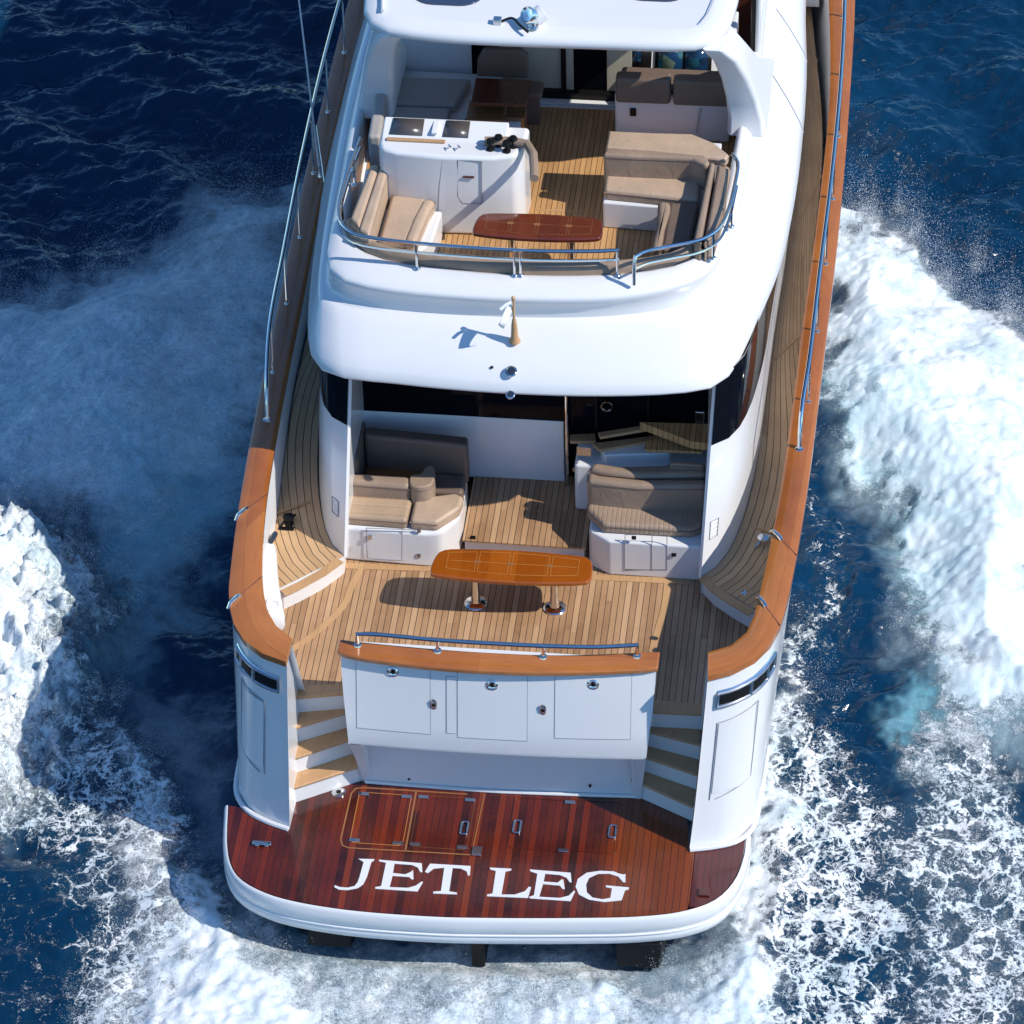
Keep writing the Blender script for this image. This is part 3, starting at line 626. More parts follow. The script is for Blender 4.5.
# ---------------- flybridge overhang and coaming
_before = set(bpy.data.objects)
def ext(pts, z, s=1.0):
    """carry a U curve on forward at both ends"""
    f0, f1 = pts[0], pts[-1]
    a = [(-.6 * s, 23.2, z), (-1.5 * s, 21.2, z), (-2.25 * s, 16.5, z)]; b = [(2.25 * s, 16.5, z), (1.5 * s, 21.2, z), (.6 * s, 23.2, z)]  # unseen forward ends, lengthened so the shadow on the water runs on
    return a + [p for p in pts] + b
K1 = ext([(-2.663, 10.814, 3.180), (-2.668, 10.091, 3.180), (-2.661, 8.990, 3.180), (-2.647, 8.022, 3.180), (-2.588, 7.087, 3.180), (-2.520, 6.181, 3.180), (-2.424, 5.392, 3.180), (-2.321, 5.002, 3.180), (-2.109, 4.745, 3.180), (-1.337, 4.641, 3.180), (-0.685, 4.594, 3.180), (-0.040, 4.582, 3.180), (0.812, 4.620, 3.180), (1.655, 4.742, 3.180), (1.986, 4.871, 3.180), (2.150, 5.105, 3.180), (2.295, 5.650, 3.180), (2.436, 6.309, 3.180), (2.556, 7.000, 3.180), (2.630, 7.982, 3.180), (2.658, 9.031, 3.180), (2.635, 10.618, 3.180), (2.552, 11.858, 3.180)], 3.18, 1.05)
K2 = ext([(-2.494, 10.185, 3.620), (-2.499, 9.475, 3.620), (-2.472, 8.393, 3.620), (-2.436, 7.442, 3.620), (-2.391, 6.521, 3.620), (-2.343, 5.895, 3.620), (-2.277, 5.528, 3.620), (-2.144, 5.364, 3.620), (-1.837, 5.268, 3.620), (-1.180, 5.218, 3.620), (-0.102, 5.222, 3.620), (0.961, 5.346, 3.620), (1.587, 5.554, 3.620), (1.908, 5.860, 3.620), (2.082, 6.441, 3.620), (2.203, 7.542, 3.620), (2.224, 8.581, 3.620), (2.248, 9.955, 3.620), (2.205, 11.179, 3.620)], 3.62)
K4 = ext([(-2.367, 9.787, 3.900), (-2.361, 9.085, 3.900), (-2.351, 8.205, 3.900), (-2.314, 7.165, 3.900), (-2.281, 6.250, 3.900), (-2.244, 5.769, 3.900), (-2.165, 5.528, 3.900), (-2.002, 5.383, 3.900), (-1.664, 5.289, 3.900), (-1.171, 5.226, 3.900), (-0.095, 5.212, 3.900), (0.963, 5.335, 3.900), (1.582, 5.595, 3.900), (1.862, 5.863, 3.900), (2.017, 6.390, 3.900), (2.120, 7.250, 3.900), (2.133, 8.186, 3.900), (2.157, 9.348, 3.900), (2.145, 10.759, 3.900)], 3.9, .95)
K5 = ext([(-2.241, 9.421, 4.020), (-2.246, 8.627, 4.020), (-2.223, 7.666, 4.020), (-2.193, 6.827, 4.020), (-2.140, 6.229, 4.020), (-2.050, 5.984, 4.020), (-1.869, 5.785, 4.020), (-1.600, 5.648, 4.020), (-1.211, 5.575, 4.020), (-0.146, 5.505, 4.020), (0.938, 5.613, 4.020), (1.562, 5.840, 4.020), (1.818, 6.144, 4.020), (1.924, 6.600, 4.020), (1.986, 7.261, 4.020), (2.010, 8.009, 4.020), (2.055, 8.973, 4.020), (2.079, 9.966, 4.020), (2.081, 10.990, 4.020)], 4.02, .93)
NU = 150
def U(k): return spline(k, NU)
k1, k2, k4, k5 = U(K1), U(K2), U(K4), U(K5)
def lerp(a, b, t, dz=0.0): return [tuple(p[i] + (q[i] - p[i]) * t + (dz if i == 2 else 0) for i in range(3)) for p, q in zip(a, b)]
def inset(c, d, z=None):
    r = []
    for k in range(len(c)):
        a = Vector(c[max(0, k - 1)][:2]); b = Vector(c[min(len(c) - 1, k + 1)][:2]); t = (b - a); t = t.normalized() if t.length > 1e-6 else Vector((1, 0))
        r.append((c[k][0] - t.y * d, c[k][1] + t.x * d, c[k][2] if z is None else z))
    return r
rows = [inset(k1, .55, 3.17), inset(k1, .08, 3.12), inset(k1, .03, 3.13), inset(k1, .004, 3.155), k1, lerp(k1, k2, .12, .045), lerp(k1, k2, .3, .055), lerp(k1, k2, .55, .045), lerp(k1, k2, .8, .02), lerp(k1, k2, .95, -.005),
        inset(lerp(k2, k4, .10), .03, 3.605), inset(lerp(k2, k4, .25), .075, 3.625), inset(lerp(k2, k4, .5), .075, 3.70), inset(lerp(k2, k4, .8), .05, 3.82), inset(k4, .012, 3.875), lerp(k4, k5, .03, .018), lerp(k4, k5, .10, .03), lerp(k4, k5, .25, .035), lerp(k4, k5, .6, .03), lerp(k4, k5, .92, .012), inset(k5, .02, 4.015), inset(k5, .05, 3.98), inset(k5, .07, 3.49)]
fly = part(MB().loft(rows, flip=True), 'flybridge_moulding', 'gelcoat', angle=60)
# moulding joints on the starboard side
for yy, r0, r1 in ((11.3, 4, 9), (9.9, 4, 9)):
    k = min((k for k in range(NU) if k1[k][0] > 0), key=lambda q: abs(k2[q][1] - yy))
    ln = [Vector(rows[r][k]) for r in range(r0, r1 + 1)]
    MB().tube([v + Vector((.002, -.001, .002)) for v in ln], .008, 5).build('moulding_joint', 'seam', fly)
fb = MB().prism([p[:2] for p in inset(k5, .06) if p[1] < 12.5], 3.40, 3.49)
part(fb, 'flybridge_floor', 'gelcoat_soft')
fd = [p[:2] for p in inset(k5, .10) if p[1] < 9.5]
part(MB().prism(fd, 3.491, 3.50), 'flybridge_deck', 'teak_fly')
for y in (7.35, 7.05): part(MB().box(-.15, .6, y, y + .03, 3.5005, 3.503), 'deck_joint', 'teak_plain')
# padded bolster inside the coaming
sel = [k for k, p in enumerate(k5) if p[1] < 6.35 or (p[0] > 0 and p[1] < 7.5)]
kk = [k5[k] for k in sel]
bol = MB().loft([inset(kk, .03, 3.55), inset(kk, .035, 4.06), inset(kk, .05, 4.11), inset(kk, .09, 4.135), inset(kk, .13, 4.115), inset(kk, .15, 4.06), inset(kk, .17, 3.5)], flip=True)
bolp = part(bol, 'coaming_bolster', 'taupe', angle=60)
for px in [(-1.040, 5.691, 4.090), (-0.352, 5.625, 4.090), (0.088, 5.644, 4.090), (1.136, 5.801, 4.090), (1.375, 5.891, 4.090)]: MB().lathe((px[0], px[1] - .05, 4.02), [(.016, 0), (.012, .012), (0, .014)], 10, (0, -1, 0)).build('snap_button', 'chrome', bolp)

# ensign staff, drains on the overhang
def surf_z(x, y):
    """height of the overhang at x, y (nearest ring lookup)"""
    best = None
    for r in rows[4:12]:
        for p in r:
            d = (p[0] - x) ** 2 + (p[1] - y) ** 2
            if best is None or d < best[0]: best = (d, p[2])
    return best[1]
for (px, r) in (([(-0.144, 4.699, 3.420)][0], .065), ([(-0.138, 4.542, 3.370)][0], .05)):
    z = surf_z(px[0], px[1]); nn = Vector((0, -.45, .9)).normalized()
    d = MB().lathe((px[0], px[1], z - .005), [(r, 0), (r, .012), (r * .8, .018), (r * .7, .01), (0, .008)], 24, nn)
    dr = part(d, 'drain_fitting', 'chrome')
    MB().lathe((px[0], px[1], z + .006), [(r * .68, 0), (r * .6, .004), (0, .005)], 20, nn).build('drain_hole', 'boot', dr)
px = [(-0.354, 4.750, 3.420)][0]; part(MB().lathe((px[0], px[1], surf_z(px[0], px[1])), [(.018, 0), (.014, .008), (0, .01)], 12, (0, -.45, .9)), 'deck_eye', 'black')

# ---------------- hardtop and its pillars
ht = [(-2.117, 8.444, 5.500), (-2.107, 8.209, 5.500), (-2.064, 7.979, 5.500), (-1.977, 7.831, 5.500), (-1.830, 7.727, 5.500), (-1.605, 7.687, 5.500), (-1.094, 7.632, 5.500), (-0.491, 7.622, 5.500), (0.107, 7.632, 5.500), (0.758, 7.646, 5.500), (1.192, 7.652, 5.500), (1.514, 7.687, 5.500), (1.703, 7.759, 5.500), (1.842, 7.941, 5.500), (1.909, 8.216, 5.500), (1.942, 8.529, 5.500), (1.958, 8.765, 5.500)]
ht = [(-1.3, 21.0, 5.5), (-2.0, 17.0, 5.5), (-2.05, 12.5, 5.5)] + ht + [(2.0, 12.5, 5.5), (1.95, 17.0, 5.5), (1.3, 21.0, 5.5)]  # roof carried on out of view to lengthen its shadow on the sea
hc = spline(ht, 120)
rows_h = [inset(hc, .2, 5.46), inset(hc, .06, 5.44), inset(hc, .015, 5.46), hc, inset(hc, .012, 5.545), inset(hc, .05, 5.575), inset(hc, .14, 5.60), inset(hc, .22, 5.612)]
hm = MB().loft(rows_h, flip=True)
last = rows_h[-1]; hm.add(last, [tuple(range(len(last)))]); hm.add(rows_h[0], [tuple(range(len(last)))[::-1]])
hard = part(hm, 'hardtop', 'gelcoat', angle=60)
for a, b in ([(-1.588, 8.105, 5.650), (-0.802, 8.167, 5.650)], [(0.672, 8.361, 5.650), (1.412, 8.419, 5.650)]):
    o = rrect(a[0], b[0], (a[1] + b[1]) / 2, (a[1] + b[1]) / 2 + 1.1, .25, 7)
    MB().prism(o, 5.60, 5.632).build('skylight', 'skylight', hard, bevel=.01)
MB().tube([(-1.854, 7.943, 5.640), (-1.883, 8.155, 5.640), (-1.933, 8.446, 5.640)], .02, 6).build('grab_bar', 'gelcoat', hard)
MB().tube([(1.577, 7.975, 5.645), (1.649, 8.174, 5.645), (1.694, 8.449, 5.645), (1.701, 8.645, 5.645)], .006, 5).build('hardtop_seam', 'seam', hard)
for sg in (1, -1):
    def q(z, xi, xo, y0, y1, r=.05):
        pts = [(xi, y0 + r), (xi + .03, y0), (xo - .04, y0), (xo, y0 + r), (xo, y1), (xi, y1)]
        return [(sg * x, y, z) for x, y in (pts if sg > 0 else pts[::-1])]
    pl = MB().loft([q(3.9, 1.86, 2.30, 8.35, 9.9), q(4.1, 1.86, 2.26, 8.40, 9.55), q(4.4, 1.84, 2.20, 8.33, 9.15), q(4.8, 1.80, 2.12, 8.12, 8.72), q(5.2, 1.72, 2.0, 7.90, 8.40), q(5.35, 1.66, 1.93, 7.78, 8.32), q(5.47, 1.60, 1.86, 7.72, 8.28)], closed=True, caps=True, uvs=False)
    part(pl, 'hardtop_pillar', 'gelcoat_soft', bevel=.05, seg=4, angle=60)
    post = part(MB().tube([(sg * 2.06, 9.9, 4.0), (sg * 2.06, 9.9, 4.9), (sg * 2.0, 9.8, 5.5)], .045, 10), 'window_post', 'black')
    MB().tube([(sg * 2.10, 9.86, 4.0), (sg * 2.10, 9.86, 4.9), (sg * 2.04, 9.76, 5.5)], .03, 10).build('post_trim', 'gelcoat', post)
    part(MB().loft([[(sg * 2.12, y, 4.0) for y in (9.9, 11, 12, 13)], [(sg * 2.1, y, 4.35) for y in (9.9, 11, 12, 13)]], flip=(sg < 0)).box(sg * 2.1 - .02, sg * 2.1 + .02, 9.9, 13, 3.6, 4.3), 'pilothouse_side', 'gelcoat_soft')
# pilothouse bulkhead with sliding doors
pb = part(MB().box(-2.05, -1.12, 9.50, 9.56, 3.5, 5.45), 'pilothouse_bulkhead', 'gelcoat_soft')
MB().box(-1.12, -.80, 9.51, 9.55, 3.5, 5.45).build('tinted_panel', 'glass', pb)
MB().box(-.80, -.10, 9.515, 9.55, 3.62, 5.45).build('curtain_panel', 'cream', pb)
MB().box(-.10, -.045, 9.47, 9.55, 3.5, 5.45).build('door_frame', 'black', pb)
MB().box(-.043, .04, 9.50, 9.545, 3.62, 5.45).build('door_stile', 'cream', pb)
MB().box(.04, .42, 9.52, 9.55, 3.6, 5.45).build('door_glass', 'glass', pb)
MB().box(.42, .70, 9.515, 9.55, 3.62, 5.45).build('curtain_panel', 'cream', pb)
MB().box(.70, 2.05, 10.6, 10.66, 3.5, 5.45).build('forward_wall', 'dark_wood', pb)
MB().box(-.80, .75, 9.44, 9.56, 3.5, 3.615).build('door_sill', 'black', pb)
MB().box(-.55, .62, 9.36, 9.435, 3.5, 3.53).build('sill_strip', 'gelcoat', pb)
MB().tube([(.06, 9.47, 4.25), (.06, 9.44, 4.3), (.06, 9.44, 4.7)], .014, 8).build('door_pull', 'chrome', pb)

# ---------------- deck rails
def railset(name, top, z0f, posts, r=.021, lower=None, mat='chrome', ends=(True, True)):
    m = MB().tube(top, r, 10); p = part(m, name, mat)
    if lower: MB().tube(lower, r * .75, 8).build('lower_rail', mat, p)
    for q in posts:
        (x, y), zt, zb = q; MB().tube([(x, y, zb), (x, y, zt)], r * .8, 8).lathe((x, y, zb), [(.04, 0), (.035, .01), (.018, .02)], 12).build('rail_post', mat, p)
    return p
# flybridge rail, after part
t = [(-2.074, 7.357, 4.360), (-2.116, 6.869, 4.360), (-2.133, 6.372, 4.360), (-2.119, 6.047, 4.360), (-2.064, 5.818, 4.360), (-1.921, 5.652, 4.360), (-1.684, 5.583, 4.360), (-1.225, 5.533, 4.360), (-0.159, 5.498, 4.360), (0.626, 5.545, 4.360), (0.921, 5.587, 4.360)]
ts = spline(t, 50); lo = [(p[0], p[1], 4.24) for p in ts]
pp = [(p[:2], 4.36, 4.03) for p in ([(-1.225, 5.533, 4.360)][0], [(-0.181, 5.496, 4.360)][0], [(-0.117, 5.501, 4.360)][0], [(0.900, 5.586, 4.360)][0], [(-2.130, 6.281, 4.360)][0], [(-2.096, 6.963, 4.360)][0])]
railset('flybridge_rail', ts, 4.03, pp, lower=lo)
t = [(1.099, 5.497, 4.360), (1.208, 5.594, 4.360), (1.444, 5.701, 4.360), (1.773, 5.851, 4.360), (1.929, 6.041, 4.360), (2.011, 6.386, 4.360), (2.046, 6.805, 4.360), (2.047, 7.263, 4.360), (1.983, 7.388, 4.360)]
ts = spline(t, 40); e = ts[0]
lo = [(p[0], p[1], 4.2) for p in ts[:34]]
railset('flybridge_rail', [(e[0] - .01, e[1] - .06, 4.03), (e[0] - .01, e[1] - .03, 4.3)] + ts, 4.03, [(p[:2], 4.36, 4.03) for p in ([(1.881, 5.966, 4.360)][0], [(2.033, 6.532, 4.360)][0])], lower=lo)
_fly = set(bpy.data.objects) - _before
# side-deck rails standing on the bulwark caps
for sg in (1, -1):
    yy = np.array([5.15, 5.30, 5.9, 7.2, 9.0, 11.0, 13.0, 14.6, 17, 20]); S = 1
    xo = np.interp(yy, [p[1] for p in g_out], [p[0] for p in g_out]); xi = np.interp(yy, [p[1] for p in g_in], [p[0] for p in g_in])
    xc = xo * .5 + xi * .5 + np.where(yy > 5.4, .03, 0)
    h = np.array([.03, .40, .66, .74, .78, .80, .80, .80, .8, .8])
    pts = [(sg * x, y, sheer(y) + .06 + hh) for x, y, hh in zip(xc, yy, h)]
    pts[0] = (pts[0][0], pts[0][1] - .0, sheer(5.15) + .06)
    rp = part(MB().tube(spline(pts, 80), .024, 10), 'side_rail', 'chrome')
    for y in (6.0, 7.2, 8.4, 9.6, 10.8, 12.0, 13.2, 14.4):
        x = sg * (np.interp(y, yy, xc)); hh = np.interp(y, yy, h)
        MB().tube([(x, y - .06, sheer(y) + .06), (x, y, sheer(y) + .06 + hh * .97)], .014, 8).lathe((x, y - .06, sheer(y) + .065), [(.035, 0), (.03, .012), (.015, .02)], 12).build('stanchion', 'chrome', rp)
    for x_, y_ in ((0, 5.15),):
        MB().lathe((pts[0][0], pts[0][1], sheer(y_) + .065), [(.05, 0), (.045, .015), (.02, .025)], 14).build('rail_foot', 'chrome', rp)
# quarter fairlead windows (hawse openings) in each quarter
def quarter_pt(sg, s_, z, d=0.0):
    """point on the quarter's outer skin: s_ along the plan curve (0..1 over the aft corner), height z"""
    S = side(g_out, sg)[:7], side(g_bot, sg)[:7]
    a = spline([(p[0], p[1], sheer(p[1])) for p in S[0]], 60); b = spline([(p[0], p[1], 0.0) for p in S[1]], 60)
    f = s_ * 59; i = min(58, int(f)); w = f - i
    def at(q): p, n = q[i], q[i + 1]; return [p[k] + (n[k] - p[k]) * w for k in range(3)]
    A, B = at(a), at(b); t = z / A[2]
    P = Vector([B[k] + (A[k] - B[k]) * (t ** .8 if k < 2 else t) for k in range(3)])
    i0, i1 = max(0, i - 1), min(59, i + 2); T = Vector((a[i1][0] - a[i0][0], a[i1][1] - a[i0][1], 0)).normalized()
    nrm = Vector((T.y * sg, -T.x * sg, .2)).normalized(); P = P + nrm * d
    return (P.x, P.y, P.z)
for sg in (1, -1):
    f0, f1, zb, zt = .035, .30, 1.66, 1.82
    def patch(s0, s1, z0, z1, d, n=12): return MB().loft([[quarter_pt(sg, s0 + (s1 - s0) * k / n, z, d) for k in range(n + 1)] for z in (z0, z1)], flip=(sg < 0), uvs=False)
    fr = part(patch(f0, f1, zb, zt, .012).loft([[quarter_pt(sg, f0 + (f1 - f0) * k / 12, z, d) for k in range(13)] for z, d in ((zb - .03, 0.0), (zb, .02))], flip=(sg < 0), uvs=False).loft([[quarter_pt(sg, f0 + (f1 - f0) * k / 12, z, d) for k in range(13)] for z, d in ((zt, .02), (zt + .03, 0.0))], flip=(sg < 0), uvs=False), 'hawse_frame', 'chrome')
    w = (f1 - f0)
    for e0, e1 in (((f0, zb), (f1, zb)), ((f0, zt), (f1, zt)), ((f0, zb), (f0, zt)), ((f1, zb), (f1, zt)), ((f0 + w * .45, zb), (f0 + w * .45, zt)), ((f0 + w * .77, zb), (f0 + w * .77, zt))):
        MB().tube([quarter_pt(sg, e0[0] + (e1[0] - e0[0]) * k / 8, e0[1] + (e1[1] - e0[1]) * k / 8, .02) for k in range(9)], .016, 6).build('hawse_bar', 'brushed', fr)
    for a, b in ((.04, .42), (.48, .74), (.80, .96)):
        patch(f0 + w * a, f0 + w * b, zb + .025, zt - .02, .0165).build('hawse_opening', 'black', fr)
    # access door in the quarter
    a, b = (.045, .20) if sg > 0 else (.10, .25)
    pts = [(a, .55), (a, 1.46), (b, 1.50), (b - .01, .66), (a + .02, .55)]
    path = []
    for (s0, z0), (s1, z1) in zip(pts, pts[1:]):
        for k in range(8): path.append(quarter_pt(sg, s0 + (s1 - s0) * k / 8, z0 + (z1 - z0) * k / 8, .002))
    patch(a + .005, b - .012, .62, 1.45, .003).build('access_door', 'gelcoat', part(MB().tube(path + [quarter_pt(sg, *pts[-1], .002)], .006, 5), 'door_seam', 'seam'))

# ---------------- stair up to the flybridge, beside the saloon door (part of the yacht)
sc = part(MB().prism([(.48, 5.02), (1.96, 4.98), (1.96, 5.45), (.48, 5.45)], 1.2, 1.86), 'stair_casing', 'gelcoat', bevel=.04)
tp = lambda pts: [p[:2] for p in pts]
MB().prism(tp([(0.658, 5.213, 2.020), (1.172, 5.359, 2.020), (1.470, 5.470, 2.020), (1.519, 5.406, 2.020), (1.181, 5.257, 2.020), (0.756, 5.102, 2.020)]), 1.98, 2.02).build('stair_trim', 'tread', sc, bevel=.01)
MB().prism(tp([(0.749, 5.176, 2.000), (1.176, 5.315, 2.000), (1.474, 5.426, 2.000), (1.572, 5.297, 2.000), (1.518, 5.157, 2.000), (0.815, 5.063, 2.000)]), 1.6, 1.985).build('stair_string', 'gelcoat', sc, bevel=.02)
MB().prism(tp([(1.241, 5.075, 2.120), (1.264, 5.179, 2.120), (1.471, 5.316, 2.120), (1.881, 5.113, 2.120), (1.875, 5.045, 2.120), (1.267, 5.026, 2.120)]), 2.085, 2.12).build('stair_tread', 'teak_fly', sc, bevel=.01)
MB().prism(tp([(0.390, 5.463, 1.920), (0.662, 5.504, 1.920), (0.686, 5.369, 1.920), (0.402, 5.344, 1.920)]), 1.875, 1.92).build('stair_tread', 'tread', sc, bevel=.01)
MB().prism(tp([(0.728, 5.191, 2.200), (1.280, 5.374, 2.200), (1.319, 5.309, 2.200), (0.757, 5.108, 2.200)]), 2.16, 2.2).build('stair_tread', 'tread', sc, bevel=.01)
MB().prism(tp([(1.179, 5.279, 2.300), (1.962, 5.312, 2.300), (1.966, 4.973, 2.300), (1.746, 5.005, 2.300)]), 2.2, 2.3).build('landing', 'teak_fly', sc)
MB().prism(tp([(0.421, 5.323, 1.550), (0.562, 5.472, 1.550), (0.610, 5.203, 1.550)]), 1.5, 1.55).build('stair_tread', 'tread', sc, bevel=.01)
px = [(0.592, 5.000, 2.065)][0]; MB().box(px[0] - .08, px[0] + .08, 5.005, 5.018, px[2] - .06, px[2] + .06).build('vent_plate', 'brushed', sc, bevel=.004)
px = [(0.799, 5.490, 2.340)][0]; MB().tube([(px[0] + .06 * math.cos(t), 5.46, px[2] + .06 * math.sin(t)) for t in np.linspace(0, 2 * math.pi, 17)[:-1]], .012, 6, closed=True).build('door_ring', 'chrome', bulk)
px = [(1.818, 5.490, 2.270)][0]; MB().box(px[0] - .05, px[0] + .05, 5.44, 5.47, px[2] - .08, px[2] + .08).build('switch_panel', 'chrome', bulk, bevel=.01)

# deck gear: winches, filler
for sg, px in ((-1, [(-2.627, 4.473, 1.240)][0]), (1, [(2.584, 4.575, 1.240)][0])):
    w = part(MB().lathe((px[0], px[1], 1.222), [(.08, 0), (.08, .02), (.05, .03), (.04, .06), (.04, .09), (.062, .11), (.062, .13), (0, .135)], 20), 'mooring_winch', 'black' if sg < 0 else 'chrome')
    MB().box(px[0] - .11, px[0] + .07, px[1] - .11, px[1] - .05, 1.222, 1.25).build('winch_base', 'black', w, bevel=.01)
    MB().tube([(px[0] - .08, px[1] - .07, 1.26), (px[0] - .03, px[1] - .02, 1.32), (px[0] + .07, px[1] + .06, 1.33)], .014, 8).build('winch_handle', 'black' if sg < 0 else 'chrome', w)
px = [(2.519, 2.978, 1.900)][0]; part(MB().lathe((px[0] - .05, px[1], 1.95), [(.03, 0), (.03, .03), (0, .035)], 12), 'bulwark_hook', 'chrome')
# fairing with roller at the port quarter
fp = [(-2.721, 3.943, 1.420), (-2.685, 3.505, 1.420), (-2.606, 3.076, 1.420), (-2.498, 2.799, 1.420)]
f = part(MB().loft([[(p[0] - .02 + w * math.cos(a), p[1], 1.30 + w * 1.0 * math.sin(a) + dz) for a in np.linspace(0, 2 * math.pi, 13)[:-1]] for p, w, dz in zip(fp, (.09, .11, .15, .16), (.15, .1, 0, -.1))], closed=True, caps=True, uvs=False), 'fairlead_fairing', 'gelcoat', subsurf=1)
MB().lathe((fp[2][0] + .06, fp[2][1] - .10, 1.40), [(.09, 0), (.085, .025), (.045, .03), (.035, .015), (0, .015)], 20, (.2, -.7, .7)).build('roller', 'gelcoat', f)
MB().lathe((fp[0][0] + .02, fp[0][1] - .02, 1.52), [(.03, -.09), (.035, 0), (.03, .09)], 12, (.1, .9, -.2)).build('blue_tab', 'boot', f)

# ================================================================== loose and fitted furniture: things of their own
PIPE = {'tan': 'taupe', 'tan_rib': 'taupe', 'taupe': 'brown', 'taupe_rib': 'brown'}
def cushion(poly, z0, z1, name, mat, parent, bevel=.045, **kw):
    c = MB().prism(poly, z0, z1).build(name, mat, parent, bevel=bevel, seg=4, angle=50, **kw)
    if mat in PIPE:
        MB().tube([(p[0], p[1], z1 - bevel * .9) for p in poly], .0065, 5, closed=True).build('piping', PIPE[mat], c)
    return c
def ring_handle(m, c, ax=(0, -1, 0), r=.02): return m.lathe(c, [(r, 0), (r, .008), (r * .5, .012), (0, .012)], 12, ax)

# --- cockpit table
def make_table(nm, poly, z, zf, wood, label, legs, edge, loc):
    t = thing(nm, label, 'table', loc)
    top = MB().prism(spline(poly, 56, True), z - .055, z).build('tabletop', wood, t, bevel=.018)
    x0 = min(p[0] for p in poly); x1 = max(p[0] for p in poly); yc = loc[1]
    def hw(x):  # half width of the leaf frame
        u = abs((x - (x0 + x1) / 2) / ((x1 - x0) / 2)); return .175 * (1 - .42 * u * u)
    L = x1 - x0
    for a, b in ((.09, .27), (.29, .48), (.50, .73), (.75, .92)):
        xa, xb = x0 + L * a, x0 + L * b
        o = [(xa, yc - hw(xa)), (xb, yc - hw(xb)), (xb, yc + hw(xb)), (xa, yc + hw(xa))]
        strip(o, .008, z + .0006, .0022, True).build('inlay', edge, top)
    strip([(x0 + L * .1, yc), (x0 + L * .91, yc)], .006, z + .001, .0018).build('inlay', edge, top)
    for u in (.28, .49, .74):
        MB().box(x0 + L * u - .035, x0 + L * u + .035, yc - .018, yc + .018, z + .0005, z + .004).build('hinge', 'gold', top, bevel=.002)
    for lx in legs:
        b = MB().lathe((lx, yc, zf), [(.125, 0), (.125, .016), (.11, .03), (.055, .045), (.05, .06), (.042, .3), (.042, z - zf - .055)], 28)
        b.build('pedestal', 'chrome', t)
    return t
TB = [(-.905, 3.42), (-.86, 3.78), (-.78, 3.83), (-.5, 3.86), (-.05, 3.88), (.4, 3.865), (.74, 3.83), (.79, 3.78), (.80, 3.45), (.72, 3.42), (.4, 3.38), (-.05, 3.36), (-.5, 3.37), (-.80, 3.40)]
TB = [(x, y - .03) for x, y in TB]
make_table('cockpit_table', TB, 1.61, 1.0, 'table_orange', 'orange varnished boat-shaped table on two steel pedestals in the aft cockpit', (-.46, .40), 'inlay', (-.05, 3.62, 1.0))
_t0 = set(bpy.data.objects)
TF = [(p[0] * .80 + .03, (p[1] - 3.62) * .86 + 6.28) for p in TB]
make_table('flybridge_table', TF, 4.12, 3.5, 'table_red', 'dark red varnished table on the flybridge deck behind the aft rail', (-.3, .34), 'mid_wood', (-.02, 6.28, 3.5))

_fly |= set(bpy.data.objects) - _t0
# --- port cockpit lounge
t = thing('cockpit_lounge', 'L-shaped taupe cockpit lounge with plain cushions on a white base, port side', 'lounge seat', (-1.35, 4.6, 1.0), 'cockpit lounges')
b = MB().prism([(-2.02, 4.20), (-1.05, 4.16), (-.90, 4.20), (-.74, 4.42), (-.71, 4.6), (-.72, 5.15), (-2.02, 5.45)], .995, 1.49).build('seat_base', 'gelcoat', t, bevel=.05, seg=4)
strip([(0, 0), (0, 0.01)], .01, 0).v
dz = [(-1.715, 4.160, 1.510), (-1.143, 4.160, 1.524), (-1.160, 4.160, 1.071), (-1.724, 4.160, 1.072)]
def vrect(pts, y, w, name, mat, parent):
    return MB().tube([(p[0], y, p[2]) for p in pts], w, 5, closed=True).build(name, mat, parent)
ld = vrect(dz, 4.175, .006, 'locker_door', 'seam', b)
vrect([(-1.319, 4.160, 1.525), (-1.143, 4.160, 1.524), (-1.160, 4.160, 1.071), (-1.337, 4.160, 1.072)], 4.174, .005, 'door_joint', 'seam', b)
for px in [(-1.678, 4.170, 1.388), (-1.133, 4.170, 1.530), (-1.147, 4.170, 1.166)]: MB().box(px[0] - .022, px[0] + .022, 4.155, 4.18, px[2] - .03, px[2] + .03).build('catch', 'brushed', b, bevel=.005)
cushion(tp([(-1.994, 4.230, 1.630), (-1.989, 4.581, 1.630), (-1.260, 4.577, 1.630), (-1.266, 4.210, 1.630)]), 1.48, 1.63, 'seat_cushion', 'tan_rib', t)
cushion(tp([(-1.234, 4.213, 1.630), (-0.937, 4.205, 1.630), (-0.718, 4.473, 1.630), (-0.697, 4.659, 1.630), (-0.792, 4.718, 1.630), (-1.229, 4.596, 1.630)]), 1.48, 1.63, 'seat_cushion', 'tan', t)
cushion(tp([(-1.999, 4.566, 1.830), (-2.001, 4.734, 1.830), (-1.294, 4.727, 1.830), (-1.270, 4.544, 1.830)]), 1.50, 1.83, 'back_cushion', 'taupe', t, bevel=.06)
cushion(spline(tp([(-1.259, 4.545, 1.830), (-1.283, 4.728, 1.830), (-1.187, 4.754, 1.830), (-1.128, 4.894, 1.830), (-1.062, 4.900, 1.830), (-1.021, 4.751, 1.830), (-1.044, 4.581, 1.830), (-1.157, 4.521, 1.830)]), 24, True), 1.50, 1.84, 'back_cushion', 'taupe', t, bevel=.06)
cushion([(-2.02, 4.72), (-1.86, 4.72), (-1.86, 5.40), (-2.02, 5.40)], 1.45, 2.02, 'side_cushion', 'brown', t)
cushion([(-1.85, 5.12), (-.70, 5.05), (-.70, 5.22), (-1.85, 5.30)], 1.45, 2.02, 'back_cushion', 'brown', t)
cushion([(-1.12, 4.72), (-.72, 4.72), (-.72, 5.04), (-1.12, 5.04)], 1.45, 1.62, 'seat_cushion', 'brown', t)
